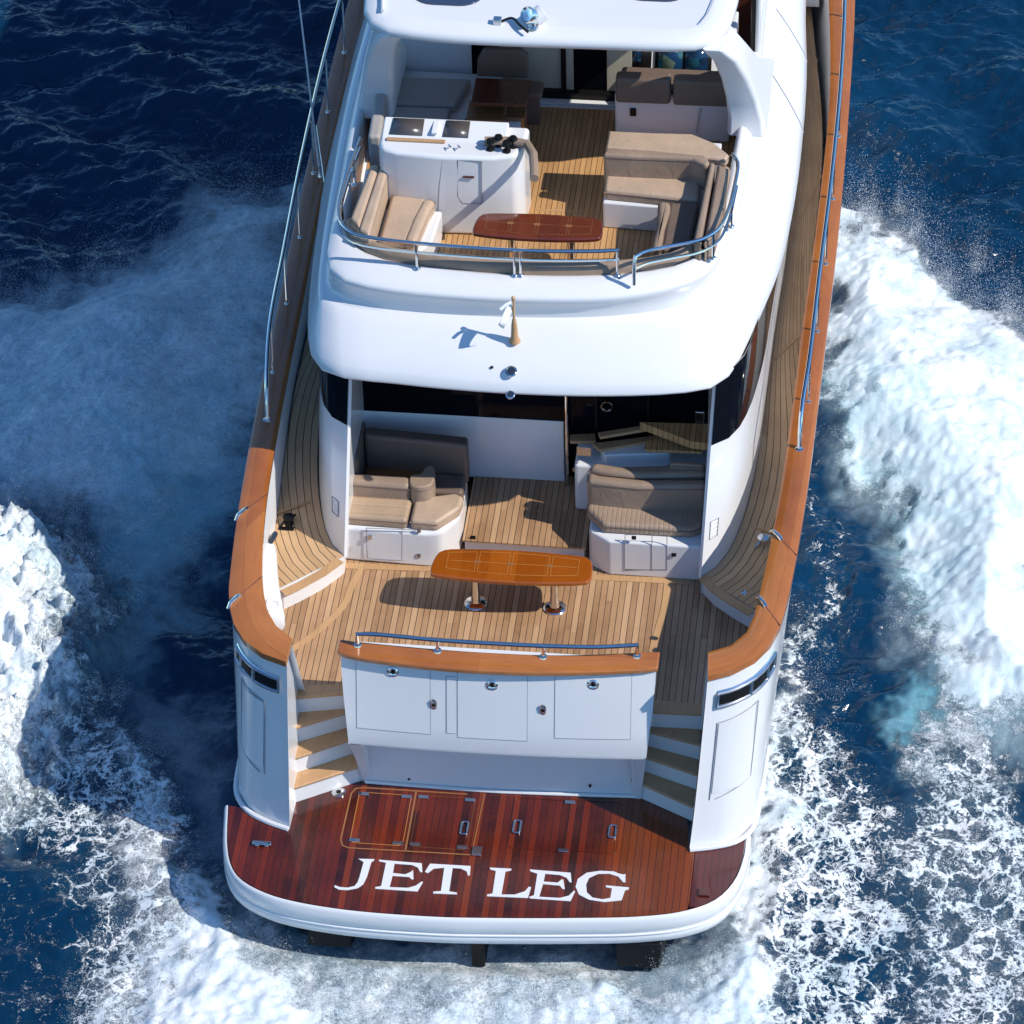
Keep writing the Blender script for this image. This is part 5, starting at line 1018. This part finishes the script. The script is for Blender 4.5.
# (outline on the water, foam, lace, veil, aerated, height, edge softness in metres)
PATCH = [
 ([(3.345, 9.393, -0.300), (3.987, 9.831, -0.300), (4.680, 8.752, -0.300), (5.304, 6.995, -0.300), (5.889, 5.671, -0.300), (5.909, 3.720, -0.300), (5.031, 4.118, -0.300), (4.446, 5.210, -0.300), (3.914, 7.229, -0.300)], .70, 0, .60, .60, 0, .60),
 ([(2.987, 13.193, -0.450), (3.160, 13.292, -0.450), (3.397, 13.120, -0.450), (3.627, 12.778, -0.450), (3.890, 12.506, -0.450), (4.155, 12.112, -0.450), (4.477, 11.770, -0.450), (4.797, 11.370, -0.450), (5.112, 11.056, -0.450), (5.852, 10.369, -0.450), (5.914, 4.195, -0.450), (5.364, 4.306, -0.450), (4.866, 4.424, -0.450), (4.514, 5.047, -0.450), (4.294, 5.866, -0.450), (4.121, 6.539, -0.450), (3.906, 7.582, -0.450), (3.609, 8.469, -0.450), (3.310, 9.004, -0.450), (3.163, 9.754, -0.450), (3.064, 10.725, -0.450)], 1.15, 0, .4, .10, .80, .50),
 ([(3.146, 9.772, -0.700), (3.376, 9.029, -0.700), (3.676, 8.218, -0.700), (3.998, 6.987, -0.700), (4.239, 5.798, -0.700), (4.564, 5.573, -0.700), (4.664, 6.005, -0.700), (4.396, 7.199, -0.700), (4.065, 8.252, -0.700), (3.738, 8.966, -0.700), (3.413, 9.507, -0.700)], .10, .2, .1, 1.0, .10, .22),
 ([(3.980, 6.031, -0.700), (4.543, 4.498, -0.700), (4.518, 3.616, -0.700), (4.194, 3.508, -0.700), (4.477, 3.221, -0.700), (5.727, 3.023, -0.700), (5.694, 5.421, -0.700), (4.664, 6.005, -0.700)], .60, .70, .05, .14, .12, .28),
 ([(4.211, 4.574, -0.800), (4.600, 4.608, -0.800), (4.686, 3.655, -0.800), (4.197, 3.532, -0.800)], 0, .1, .2, .8, .05, .3),
 ([(4.002, 2.969, -0.800), (4.532, 3.327, -0.800), (5.725, 3.590, -0.800), (5.785, -0.761, -0.800), (4.675, -0.864, -0.800), (4.353, 0.915, -0.800), (4.041, 2.060, -0.800)], .36, .90, .05, .08, .04, .40),
 ([(4.872, 2.893, -0.800), (5.730, 3.279, -0.800), (5.766, 0.617, -0.800), (5.146, 0.560, -0.800)], .45, .55, .0, .10, .05, .5),
 ([(2.946, 6.745, -0.800), (3.027, 6.752, -0.800), (3.212, 5.479, -0.800), (3.408, 4.340, -0.800), (3.654, 3.405, -0.800), (4.028, 2.360, -0.800), (4.336, 1.348, -0.800), (4.442, 0.496, -0.800), (4.523, -0.878, -0.800), (2.500, -1.065, -0.800), (2.598, 1.190, -0.800), (2.766, 2.704, -0.800), (2.864, 4.292, -0.800), (2.914, 5.707, -0.800)], .12, .96, .0, .03, .03, .28),
 ([(2.956, 5.348, -0.700), (3.067, 5.190, -0.700), (3.097, 3.886, -0.700), (3.061, 2.631, -0.700), (2.985, 1.423, -0.700), (2.921, 0.264, -0.700), (3.081, -1.099, -0.700), (2.354, -1.166, -0.700), (2.435, 0.219, -0.700), (2.604, 1.388, -0.700), (2.749, 2.756, -0.700), (2.862, 4.106, -0.700)], 1.05, .2, .35, .05, .22, .22),
 ([(2.951, 8.090, -0.800), (3.046, 8.099, -0.800), (3.253, 5.992, -0.800), (3.430, 4.342, -0.800), (3.279, 4.248, -0.800), (3.093, 5.978, -0.800)], .10, .85, 0, 0, .03, .12),
 ([(-2.772, 0.923, -0.800), (-2.002, 0.408, -0.800), (-0.072, 0.297, -0.800), (2.122, 0.497, -0.800), (2.699, 1.273, -0.800), (3.057, -1.013, -0.800), (-2.942, -1.568, -0.800)], .68, .25, .55, .22, .08, .35),
 ([(-3.565, 1.449, -0.600), (-3.324, 1.320, -0.600), (-2.982, 0.712, -0.600), (-2.601, 0.094, -0.600), (-1.980, -0.347, -0.600), (-1.485, -0.860, -0.600), (-1.225, -1.585, -0.600), (-3.404, -1.787, -0.600), (-3.418, 0.019, -0.600)], 1.0, .2, .4, .12, .30, .30),
 ([(0.434, -0.430, -0.650), (0.825, -0.199, -0.650), (1.300, -0.267, -0.650), (1.692, -0.592, -0.650), (1.751, -1.266, -0.650), (-0.980, -1.518, -0.650), (-0.857, -0.757, -0.650), (-0.390, -0.506, -0.650)], .85, 0, .5, .1, .15, .30),
 ([(1.822, -0.303, -0.650), (2.254, 0.128, -0.650), (2.569, 0.827, -0.650), (2.737, 0.987, -0.650), (3.062, -1.145, -0.650), (1.852, -1.257, -0.650)], .85, 0, .5, .15, .2, .28),
 ([(-2.182, 0.537, -0.800), (-1.622, 0.371, -0.800), (-1.582, -0.268, -0.800), (-2.157, 0.035, -0.800)], -.3, 0, -.3, .3, -.05, .2),
 ([(1.182, 0.411, -0.800), (2.017, 0.487, -0.800), (1.856, -0.093, -0.800), (1.333, -0.071, -0.800)], -.5, 0, -.25, .1, -.05, .25),
 ([(-8.061, 10.437, -0.400), (-7.313, 10.520, -0.400), (-6.821, 10.602, -0.400), (-6.399, 11.048, -0.400), (-5.815, 11.346, -0.400), (-5.227, 11.645, -0.400), (-5.074, 12.250, -0.400), (-5.047, 12.855, -0.400), (-4.732, 12.924, -0.400), (-4.351, 12.739, -0.400), (-3.883, 13.081, -0.400), (-3.612, 9.904, -0.400), (-3.680, 8.539, -0.400), (-3.853, 7.587, -0.400), (-4.324, 7.179, -0.400), (-4.668, 6.426, -0.400), (-5.169, 6.562, -0.400), (-5.890, 6.590, -0.400), (-7.282, 6.925, -0.400)], .72, 0, .95, .16, .75, .60),
 ([(-5.590, 8.050, -0.600), (-4.539, 8.329, -0.600), (-3.877, 8.766, -0.600), (-3.726, 7.465, -0.600), (-3.902, 6.366, -0.600), (-4.336, 5.799, -0.600), (-4.704, 5.247, -0.600), (-5.330, 6.065, -0.600)], .10, .1, .45, .80, .2, .55),
 ([(-7.245, 6.810, -0.300), (-6.491, 6.657, -0.300), (-6.063, 6.315, -0.300), (-5.647, 6.137, -0.300), (-5.165, 5.598, -0.300), (-4.737, 5.185, -0.300), (-4.796, 4.635, -0.300), (-4.877, 3.976, -0.300), (-4.982, 3.232, -0.300), (-5.078, 2.585, -0.300), (-5.247, 2.100, -0.300), (-6.049, 1.413, -0.300)], .72, .95, .3, .20, 1.65, .44),
 ([(-7.127, 6.277, -0.300), (-6.118, 6.008, -0.300), (-5.567, 5.615, -0.300), (-5.164, 5.045, -0.300), (-5.172, 4.199, -0.300), (-5.314, 3.203, -0.300), (-6.251, 2.323, -0.300)], .88, .6, .3, .05, 1.8, .40),
 ([(-4.996, 5.506, -0.700), (-4.448, 5.727, -0.700), (-4.012, 5.246, -0.700), (-4.180, 4.553, -0.700), (-4.484, 3.699, -0.700), (-4.876, 3.664, -0.700)], .06, .1, .20, .3, .1, .30),
 ([(-6.317, 2.357, -0.800), (-5.420, 3.476, -0.800), (-4.993, 3.923, -0.800), (-4.419, 3.001, -0.800), (-3.809, 2.114, -0.800), (-3.352, 1.393, -0.800), (-3.012, 0.681, -0.800), (-3.147, -1.587, -0.800), (-4.169, -1.681, -0.800), (-4.259, 0.130, -0.800), (-4.915, 1.252, -0.800), (-6.050, 1.149, -0.800)], .18, .80, .0, .04, .03, .35),
 ([(-4.980, 3.937, -0.750), (-4.707, 3.830, -0.750), (-4.170, 2.893, -0.750), (-3.742, 2.070, -0.750), (-3.336, 1.195, -0.750), (-2.937, 0.132, -0.750), (-2.778, -1.597, -0.750), (-3.798, -1.691, -0.750), (-3.850, -0.023, -0.750), (-4.093, 1.277, -0.750), (-4.505, 2.468, -0.750)], .62, .98, .15, .03, .14, .28),
 ([(-6.050, 1.149, -0.800), (-4.289, 0.565, -0.800), (-3.760, -1.643, -0.800), (-5.397, -1.795, -0.800)], .0, .35, .0, .0, 0, .4),
 ([(-6.403, 2.745, -0.800), (-5.292, 2.844, -0.800), (-4.902, 2.016, -0.800), (-5.185, 1.227, -0.800), (-6.017, 1.002, -0.800)], .55, .5, .1, .10, .10, .35),
 ([(-4.343, 3.817, -0.800), (-3.354, 3.904, -0.800), (-3.020, 2.031, -0.800), (-2.827, 0.992, -0.800), (-3.270, 1.551, -0.800), (-3.760, 2.586, -0.800)], .08, .25, .26, .02, 0, .35),
]
A = {k: np.zeros(px_.shape) for k in ('foam', 'lace', 'veil', 'aer')}; Hh = np.zeros(px_.shape); calm = np.zeros(px_.shape)
for poly, fo, la, ve, ae, hh, soft in PATCH:
    d = sdist(poly, wx, wy); m = sstep(-soft, soft, d); ml = sstep(-soft * .8, soft * 2.5, sdist(poly, hx, hy)) if hh else 0 * m
    for k, v in (('foam', fo), ('lace', la), ('veil', ve), ('aer', ae)):
        if v >= 0: A[k] = np.maximum(A[k], m * v)
        else: A[k] = np.clip(A[k] + m * v, 0, 1)
    Hh = np.maximum(Hh, ml * hh * .62) if hh >= 0 else Hh + ml * hh; calm = np.maximum(calm, m * .6)
lump = tile(512, 3, 14, 1.3, 5); bil = np.abs(samp(lump, 6.0, px_, py_)); bil2 = np.abs(samp(lump, 2.4, py_ + 2, px_ + 5))
Hh = Hh * (.92 + .10 * samp(sm, 8.0, px_ + 1, py_)) + A['foam'] * (.020 * bil + .012 * bil2 + .008 * samp(lump, 1.1, px_ - 2, py_ + 4)) + A['lace'] * .012 * samp(lump, 4.0, px_, py_)
tear = tile(512, 6, 60, 1.3, 31)
left_m = sstep(-.6, .3, sdist([(-7.245, 6.810, -0.300), (-6.491, 6.657, -0.300), (-5.647, 6.137, -0.300), (-4.737, 5.185, -0.300), (-4.796, 4.635, -0.300), (-4.982, 3.232, -0.300), (-5.247, 2.100, -0.300), (-6.049, 1.413, -0.300)], px_, py_))
Hh = Hh + left_m * (.065 * samp(tear, 6.0, px_, py_) + .03 * samp(tear, 2.7, py_, px_))
# wind waves
w1 = tile(1024, 5, 60, 2.05, 21, (R_(72), 2.0)); w2 = tile(512, 6, 110, 1.75, 22, (R_(105), 1.4)); w3 = tile(512, 1.5, 7, 1.2, 23, (R_(80), 2.0))
def sea(x, y): return .070 * samp(w1, 17.0, x, y) + .020 * samp(w2, 6.2, x, y) + .05 * samp(w3, 40.0, x, y)
Z = WZ + np.zeros(GX.shape); fade = np.exp(-np.maximum(0, np.hypot(GX, GY - 8) - 25) / 60.0)
s_all = sea(GX, GY)
Z += s_all * fade
full = {k: np.zeros(GX.shape) for k in A}
hull_d = sdist([(p[0] * .98, p[1] + .1) for p in g_bot] + [(p[0] * .98, p[1] + .1) for p in side(g_bot, -1)[::-1]], px_, py_)
under = sstep(-.02, .35, hull_d)
Zs = WZ + s_all[sel] * (1 - calm) + Hh * (1 - sstep(-.5, .1, hull_d) * .7)
Zs = Zs * (1 - under) + (-1.15) * under
# keep the water clear of the platform's underside
pl_d = sdist([p[:2] for p in plat_o] + [(2.6, 4), (-2.8, 4)], px_, py_)
Zs = np.where(pl_d > -.15, np.minimum(Zs, WZ - .02 + .1 * sstep(.1, -.15, pl_d)), Zs)
Z[sel] = Zs
for k in A: full[k][sel] = A[k]
ny, nx = GX.shape
me = bpy.data.meshes.new('water')
co = np.stack([GX, GY, Z], -1).reshape(-1, 3).astype(np.float32)
# choppy crests: lean the sheet sideways against the slope
ii, jj = np.meshgrid(np.arange(nx - 1), np.arange(ny - 1)); a = (jj * nx + ii).ravel()
quads = np.stack([a, a + 1, a + 1 + nx, a + nx], 1).astype(np.int32)
me.vertices.add(len(co)); me.vertices.foreach_set('co', co.ravel())
me.loops.add(quads.size); me.loops.foreach_set('vertex_index', quads.ravel())
me.polygons.add(len(quads)); me.polygons.foreach_set('loop_start', np.arange(0, quads.size, 4, dtype=np.int32)); me.polygons.foreach_set('loop_total', np.full(len(quads), 4, np.int32))
me.polygons.foreach_set('use_smooth', np.ones(len(quads), bool)); me.update(calc_edges=True)
for k in full:
    at = me.attributes.new(k, 'FLOAT', 'POINT'); at.data.foreach_set('value', full[k].ravel().astype(np.float32))
water = bpy.data.objects.new('water', me); C.objects.link(water); water['kind'] = 'structure'

def water_mat():
    m, nt, b = new_mat('sea_water'); co_ = objco(nt)
    at = {k: N(nt, 'ShaderNodeAttribute', attribute_name=k).outputs['Fac'] for k in ('foam', 'lace', 'veil', 'aer')}
    n1 = noise(nt, co_, 2.2, 8, .68, .6); n2 = noise(nt, co_, 7.0, 6, .7, .3); n3 = noise(nt, co_, 26.0, 4, .7); n4 = noise(nt, co_, 85.0, 2, .7)
    # warped coordinates for the lace
    wv = N(nt, 'ShaderNodeVectorMath', operation='MULTIPLY_ADD'); nt.links.new(noise(nt, co_, 1.6, 5, .62, out=1), wv.inputs[0]); wv.inputs[1].default_value = (.8, .8, .8); nt.links.new(co_, wv.inputs[2])
    wv2 = N(nt, 'ShaderNodeVectorMath', operation='MULTIPLY_ADD'); nt.links.new(noise(nt, co_, 6.0, 4, .65, out=1), wv2.inputs[0]); wv2.inputs[1].default_value = (.26, .26, .26); nt.links.new(wv.outputs[0], wv2.inputs[2])
    # feathered streaks: the froth is dragged aft and outward on both sides
    sx = N(nt, 'ShaderNodeSeparateXYZ'); nt.links.new(wv2.outputs[0], sx.inputs[0])
    cbs = N(nt, 'ShaderNodeCombineXYZ'); nt.links.new(math_(nt, 'MULTIPLY', math_(nt, 'ADD', math_(nt, 'ABSOLUTE', sx.outputs[0]), math_(nt, 'MULTIPLY', sx.outputs[1], .45)), 3.2), cbs.inputs[0]); nt.links.new(math_(nt, 'MULTIPLY', sx.outputs[1], .9), cbs.inputs[1])
    streak = noise(nt, cbs.outputs[0], 1.0, 8, .68, .5)
    ls = N(nt, 'ShaderNodeVectorMath', operation='MULTIPLY'); nt.links.new(wv2.outputs[0], ls.inputs[0]); ls.inputs[1].default_value = (1.15, .62, 1.0); lace_co = ls.outputs[0]
    webs = []
    for sc, w in ((3.0, .15), (6.5, .17), (15.0, .20)):
        v = N(nt, 'ShaderNodeTexVoronoi', feature='DISTANCE_TO_EDGE'); v.inputs['Scale'].default_value = sc; nt.links.new(lace_co, v.inputs['Vector'])
        webs.append(mapr(nt, v.outputs['Distance'], 0.0, w, 1, 0, False))
    gate = noise(nt, co_, 1.25, 5, .65, .5); g2 = noise(nt, co_, 3.4, 4, .6, .3)
    web = math_(nt, 'MAXIMUM', math_(nt, 'MULTIPLY', webs[0], .95), math_(nt, 'MAXIMUM', math_(nt, 'MULTIPLY', webs[1], mapr(nt, gate, .36, .58)), math_(nt, 'MULTIPLY', webs[2], mapr(nt, g2, .40, .62))))
    grain = math_(nt, 'ADD', math_(nt, 'MULTIPLY', n2, .6), math_(nt, 'MULTIPLY', n3, .4))
    lace = math_(nt, 'MULTIPLY', web, mapr(nt, math_(nt, 'ADD', math_(nt, 'MULTIPLY', grain, .7), math_(nt, 'MULTIPLY', n4, .3)), .32, .60, .15, 1.08))
    # where lace is strong it closes up into patches
    lthr = math_(nt, 'SUBTRACT', 1.12, at['lace'])
    lace = mapr(nt, lace, math_(nt, 'MULTIPLY', lthr, .80), math_(nt, 'ADD', math_(nt, 'MULTIPLY', lthr, .80), .42), 0, 1, True)
    patch = mapr(nt, math_(nt, 'ADD', math_(nt, 'MULTIPLY', gate, .6), math_(nt, 'MULTIPLY', grain, .5)), math_(nt, 'SUBTRACT', .86, math_(nt, 'MULTIPLY', at['lace'], .28)), math_(nt, 'SUBTRACT', 1.02, math_(nt, 'MULTIPLY', at['lace'], .28)), 0, 1, True)
    lace = math_(nt, 'MULTIPLY', math_(nt, 'MAXIMUM', lace, math_(nt, 'MULTIPLY', patch, .9)), mapr(nt, at['lace'], .02, .25))
    fn = math_(nt, 'ADD', math_(nt, 'ADD', math_(nt, 'MULTIPLY', n1, .22), math_(nt, 'MULTIPLY', streak, .34)), math_(nt, 'ADD', math_(nt, 'MULTIPLY', grain, .24), math_(nt, 'MULTIPLY', n4, .20)))
    fine = math_(nt, 'ADD', math_(nt, 'MULTIPLY', n4, .45), math_(nt, 'ADD', math_(nt, 'MULTIPLY', n3, .33), math_(nt, 'MULTIPLY', n2, .22)))
    body = math_(nt, 'ADD', math_(nt, 'MULTIPLY', math_(nt, 'SUBTRACT', fine, .5), 1.7), math_(nt, 'MULTIPLY', math_(nt, 'SUBTRACT', fn, .5), 1.1))
    solid = mapr(nt, math_(nt, 'ADD', at['foam'], body), .22, .92, 0, 1, True)
    solid = math_(nt, 'MULTIPLY', solid, mapr(nt, at['foam'], .03, .2))
    veil = math_(nt, 'MULTIPLY', at['veil'], mapr(nt, math_(nt, 'ADD', math_(nt, 'MULTIPLY', fine, .75), math_(nt, 'MULTIPLY', fn, .25)), .38, .60, .45, 1.15))
    tot = math_(nt, 'MAXIMUM', math_(nt, 'MAXIMUM', solid, lace), veil, clamp=True)
    deep = mix(nt, mapr(nt, noise(nt, co_, .35, 3), .3, .7), (.0014, .020, .052), (.0026, .031, .076))
    aer = math_(nt, 'MULTIPLY', at['aer'], mapr(nt, n1, .3, .6, .45, 1.1), clamp=True)
    wc = mix(nt, aer, deep, (.075, .34, .42))
    soft_n = noise(nt, co_, 1.1, 7, .62, .8)
    cn = math_(nt, 'ADD', math_(nt, 'MULTIPLY', soft_n, .6), math_(nt, 'ADD', math_(nt, 'MULTIPLY', streak, .25), math_(nt, 'MULTIPLY', fine, .15)))
    fc = mix(nt, mapr(nt, cn, .36, .60, 0, 1, True), (.56, .67, .71), (.84, .85, .85))
    fc = mix(nt, math_(nt, 'MULTIPLY', aer, .45), fc, (.34, .62, .68))
    nt.links.new(mix(nt, tot, wc, fc), b.inputs['Base Color'])
    nt.links.new(mapr(nt, tot, 0, .6, .07, .85), b.inputs['Roughness']); b.inputs['IOR'].default_value = 1.333
    nt.links.new(mapr(nt, tot, 0, .7, .42, .05), b.inputs['Specular IOR Level'])
    rip = math_(nt, 'ADD', math_(nt, 'MULTIPLY', noise(nt, co_, 2.6, 4, .5, .5), .9), math_(nt, 'MULTIPLY', noise(nt, co_, 11, 3, .5, .2), .10))
    h = math_(nt, 'ADD', math_(nt, 'MULTIPLY', rip, mapr(nt, tot, 0, .6, 1.0, .1)), math_(nt, 'MULTIPLY', tot, math_(nt, 'ADD', .02, math_(nt, 'ADD', math_(nt, 'MULTIPLY', fn, .11), math_(nt, 'MULTIPLY', fine, .20)))))
    nt.links.new(bump(nt, h, .8, .07), b.inputs['Normal'])
    return m
water.data.materials.append(water_mat())

# ---------------- spray: many small drops thrown up along the bow waves and the wake
def drops(n, poly, zlo, spread, soft, rmin, rmax, seed, bias=1.0):
    r = np.random.RandomState(seed); P = np.array([p[:2] for p in poly]); lo = P.min(0) - soft; hi = P.max(0) + soft; out = []; tot = 0
    while tot < n:
        q = lo + r.rand(n * 2, 2) * (hi - lo); d = sdist(poly, q[:, 0] + .2 * samp(n_edge, 5.0, q[:, 0], q[:, 1]), q[:, 1] + .2 * samp(n_edge, 5.0, q[:, 1], -q[:, 0]))
        keep = r.rand(len(q)) < np.exp(-np.maximum(0, -d) / (soft * .28)) * np.where(d > 0, 1, .9) * (d > -soft * 1.4)
        clump = samp(lump, 3.0, q[:, 0], q[:, 1]); keep &= r.rand(len(q)) < np.clip(.25 + .5 * clump, .015, 1)
        q = q[keep]; out.append(q); tot += len(q)
    q = np.concatenate(out)[:n]
    z = zlo + r.exponential(spread, n) * bias
    rad = rmin + (rmax - rmin) * r.rand(n) ** 3
    return np.c_[q, z, rad]
SPR = [
 drops(52000, [(2.985, 13.068, -0.200), (3.395, 12.974, -0.200), (3.885, 12.382, -0.200), (4.470, 11.627, -0.200), (5.101, 10.915, -0.200), (5.837, 10.249, -0.200), (5.846, 9.292, -0.200), (5.120, 9.994, -0.200), (4.369, 10.913, -0.200), (3.723, 11.769, -0.200), (3.198, 12.346, -0.200)], -.35, .26, .55, .0018, 0.0050, 1),
 drops(5000, [(3.168, 9.747, -0.600), (3.614, 8.463, -0.600), (4.070, 6.530, -0.600), (4.465, 5.039, -0.600), (4.627, 5.219, -0.600), (4.235, 6.719, -0.600), (3.756, 8.475, -0.600), (3.347, 9.570, -0.600)], -.6, .07, .25, .0018, 0.0050, 2),
 drops(10000, [(3.389, 11.088, -0.400), (5.859, 9.348, -0.400), (5.911, 4.142, -0.400), (4.796, 4.853, -0.400), (4.029, 7.355, -0.400)], -.1, .10, .3, .0018, 0.0050, 3),
 drops(52000, [(-7.995, 10.245, -0.200), (-6.548, 10.610, -0.200), (-5.769, 11.190, -0.200), (-5.114, 11.452, -0.200), (-5.012, 12.199, -0.200), (-4.995, 12.630, -0.200), (-3.856, 12.810, -0.200), (-3.752, 11.461, -0.200), (-4.338, 10.999, -0.200), (-4.734, 10.355, -0.200), (-5.601, 10.282, -0.200), (-6.391, 9.815, -0.200), (-7.828, 9.495, -0.200)], -.4, .24, .55, .0018, 0.0050, 4),
 drops(24000, [(-6.727, 7.780, -0.300), (-5.698, 7.495, -0.300), (-4.768, 7.023, -0.300), (-4.335, 7.984, -0.300), (-3.739, 8.793, -0.300), (-3.591, 7.124, -0.300), (-3.998, 6.014, -0.300), (-4.712, 5.429, -0.300), (-5.688, 6.223, -0.300)], -.55, .16, .5, .0018, 0.0050, 5),
 drops(50000, [(-7.184, 6.589, -0.200), (-6.055, 6.325, -0.200), (-5.122, 5.541, -0.200), (-4.675, 5.147, -0.200), (-4.828, 4.488, -0.200), (-5.126, 3.437, -0.200), (-5.344, 2.301, -0.200), (-6.049, 1.465, -0.200)], -.62, .22, .40, .0018, 0.0050, 6),
 drops(28000, [(-4.994, 3.916, -0.700), (-4.670, 3.780, -0.700), (-4.087, 2.769, -0.700), (-3.302, 1.150, -0.700), (-2.852, 0.093, -0.700), (-2.442, -0.788, -0.700), (-2.920, -1.654, -0.700), (-3.836, -1.738, -0.700), (-3.965, 0.499, -0.700), (-4.554, 2.570, -0.700)], -.72, .08, .30, .0018, 0.0050, 7),
 drops(24000, [(-3.624, 1.474, -0.600), (-3.342, 1.423, -0.600), (-2.591, 0.166, -0.600), (-1.392, -0.782, -0.600), (1.666, -0.293, -0.600), (2.249, 0.180, -0.600), (2.661, 1.005, -0.600), (3.064, -1.189, -0.600), (-3.303, -1.777, -0.600)], -.6, .10, .30, .0018, 0.0050, 8),
 drops(9000, [(2.920, 6.543, -0.700), (3.097, 5.868, -0.700), (3.625, 3.933, -0.700), (3.901, 2.706, -0.700), (3.129, 1.143, -0.700), (2.959, -1.110, -0.700), (2.354, -1.166, -0.700), (2.716, 2.600, -0.700), (2.926, 4.517, -0.700)], -.74, .05, .12, .0018, 0.0050, 9),
]
D = np.concatenate(SPR); nd = len(D)
tet = np.array([(1, 1, 1), (-1, -1, 1), (-1, 1, -1), (1, -1, -1)]) / math.sqrt(3)
sv = (D[:, None, :3] + D[:, 3:4, None] * tet[None] * (1 + .6 * rng.randn(nd, 1, 3) * .4)).reshape(-1, 3)
tf = np.array([(0, 1, 2), (0, 3, 1), (0, 2, 3), (1, 3, 2)]); sf = (np.arange(nd)[:, None, None] * 4 + tf[None]).reshape(-1, 3).astype(np.int32)
ms = bpy.data.meshes.new('spray'); ms.vertices.add(len(sv)); ms.vertices.foreach_set('co', sv.astype(np.float32).ravel())
ms.loops.add(sf.size); ms.loops.foreach_set('vertex_index', sf.ravel()); ms.polygons.add(len(sf))
ms.polygons.foreach_set('loop_start', np.arange(0, sf.size, 3, dtype=np.int32)); ms.polygons.foreach_set('loop_total', np.full(len(sf), 3, np.int32)); ms.update(calc_edges=True)
MT['drops'] = simple('spray_drops', (.85, .87, .88), .6, var=.02)
ms.materials.append(MT['drops']); spray = bpy.data.objects.new('spray', ms); C.objects.link(spray); spray['kind'] = 'stuff'
spray['label'] = 'white spray thrown up along both sides of the yacht and behind it'; spray['category'] = 'spray'
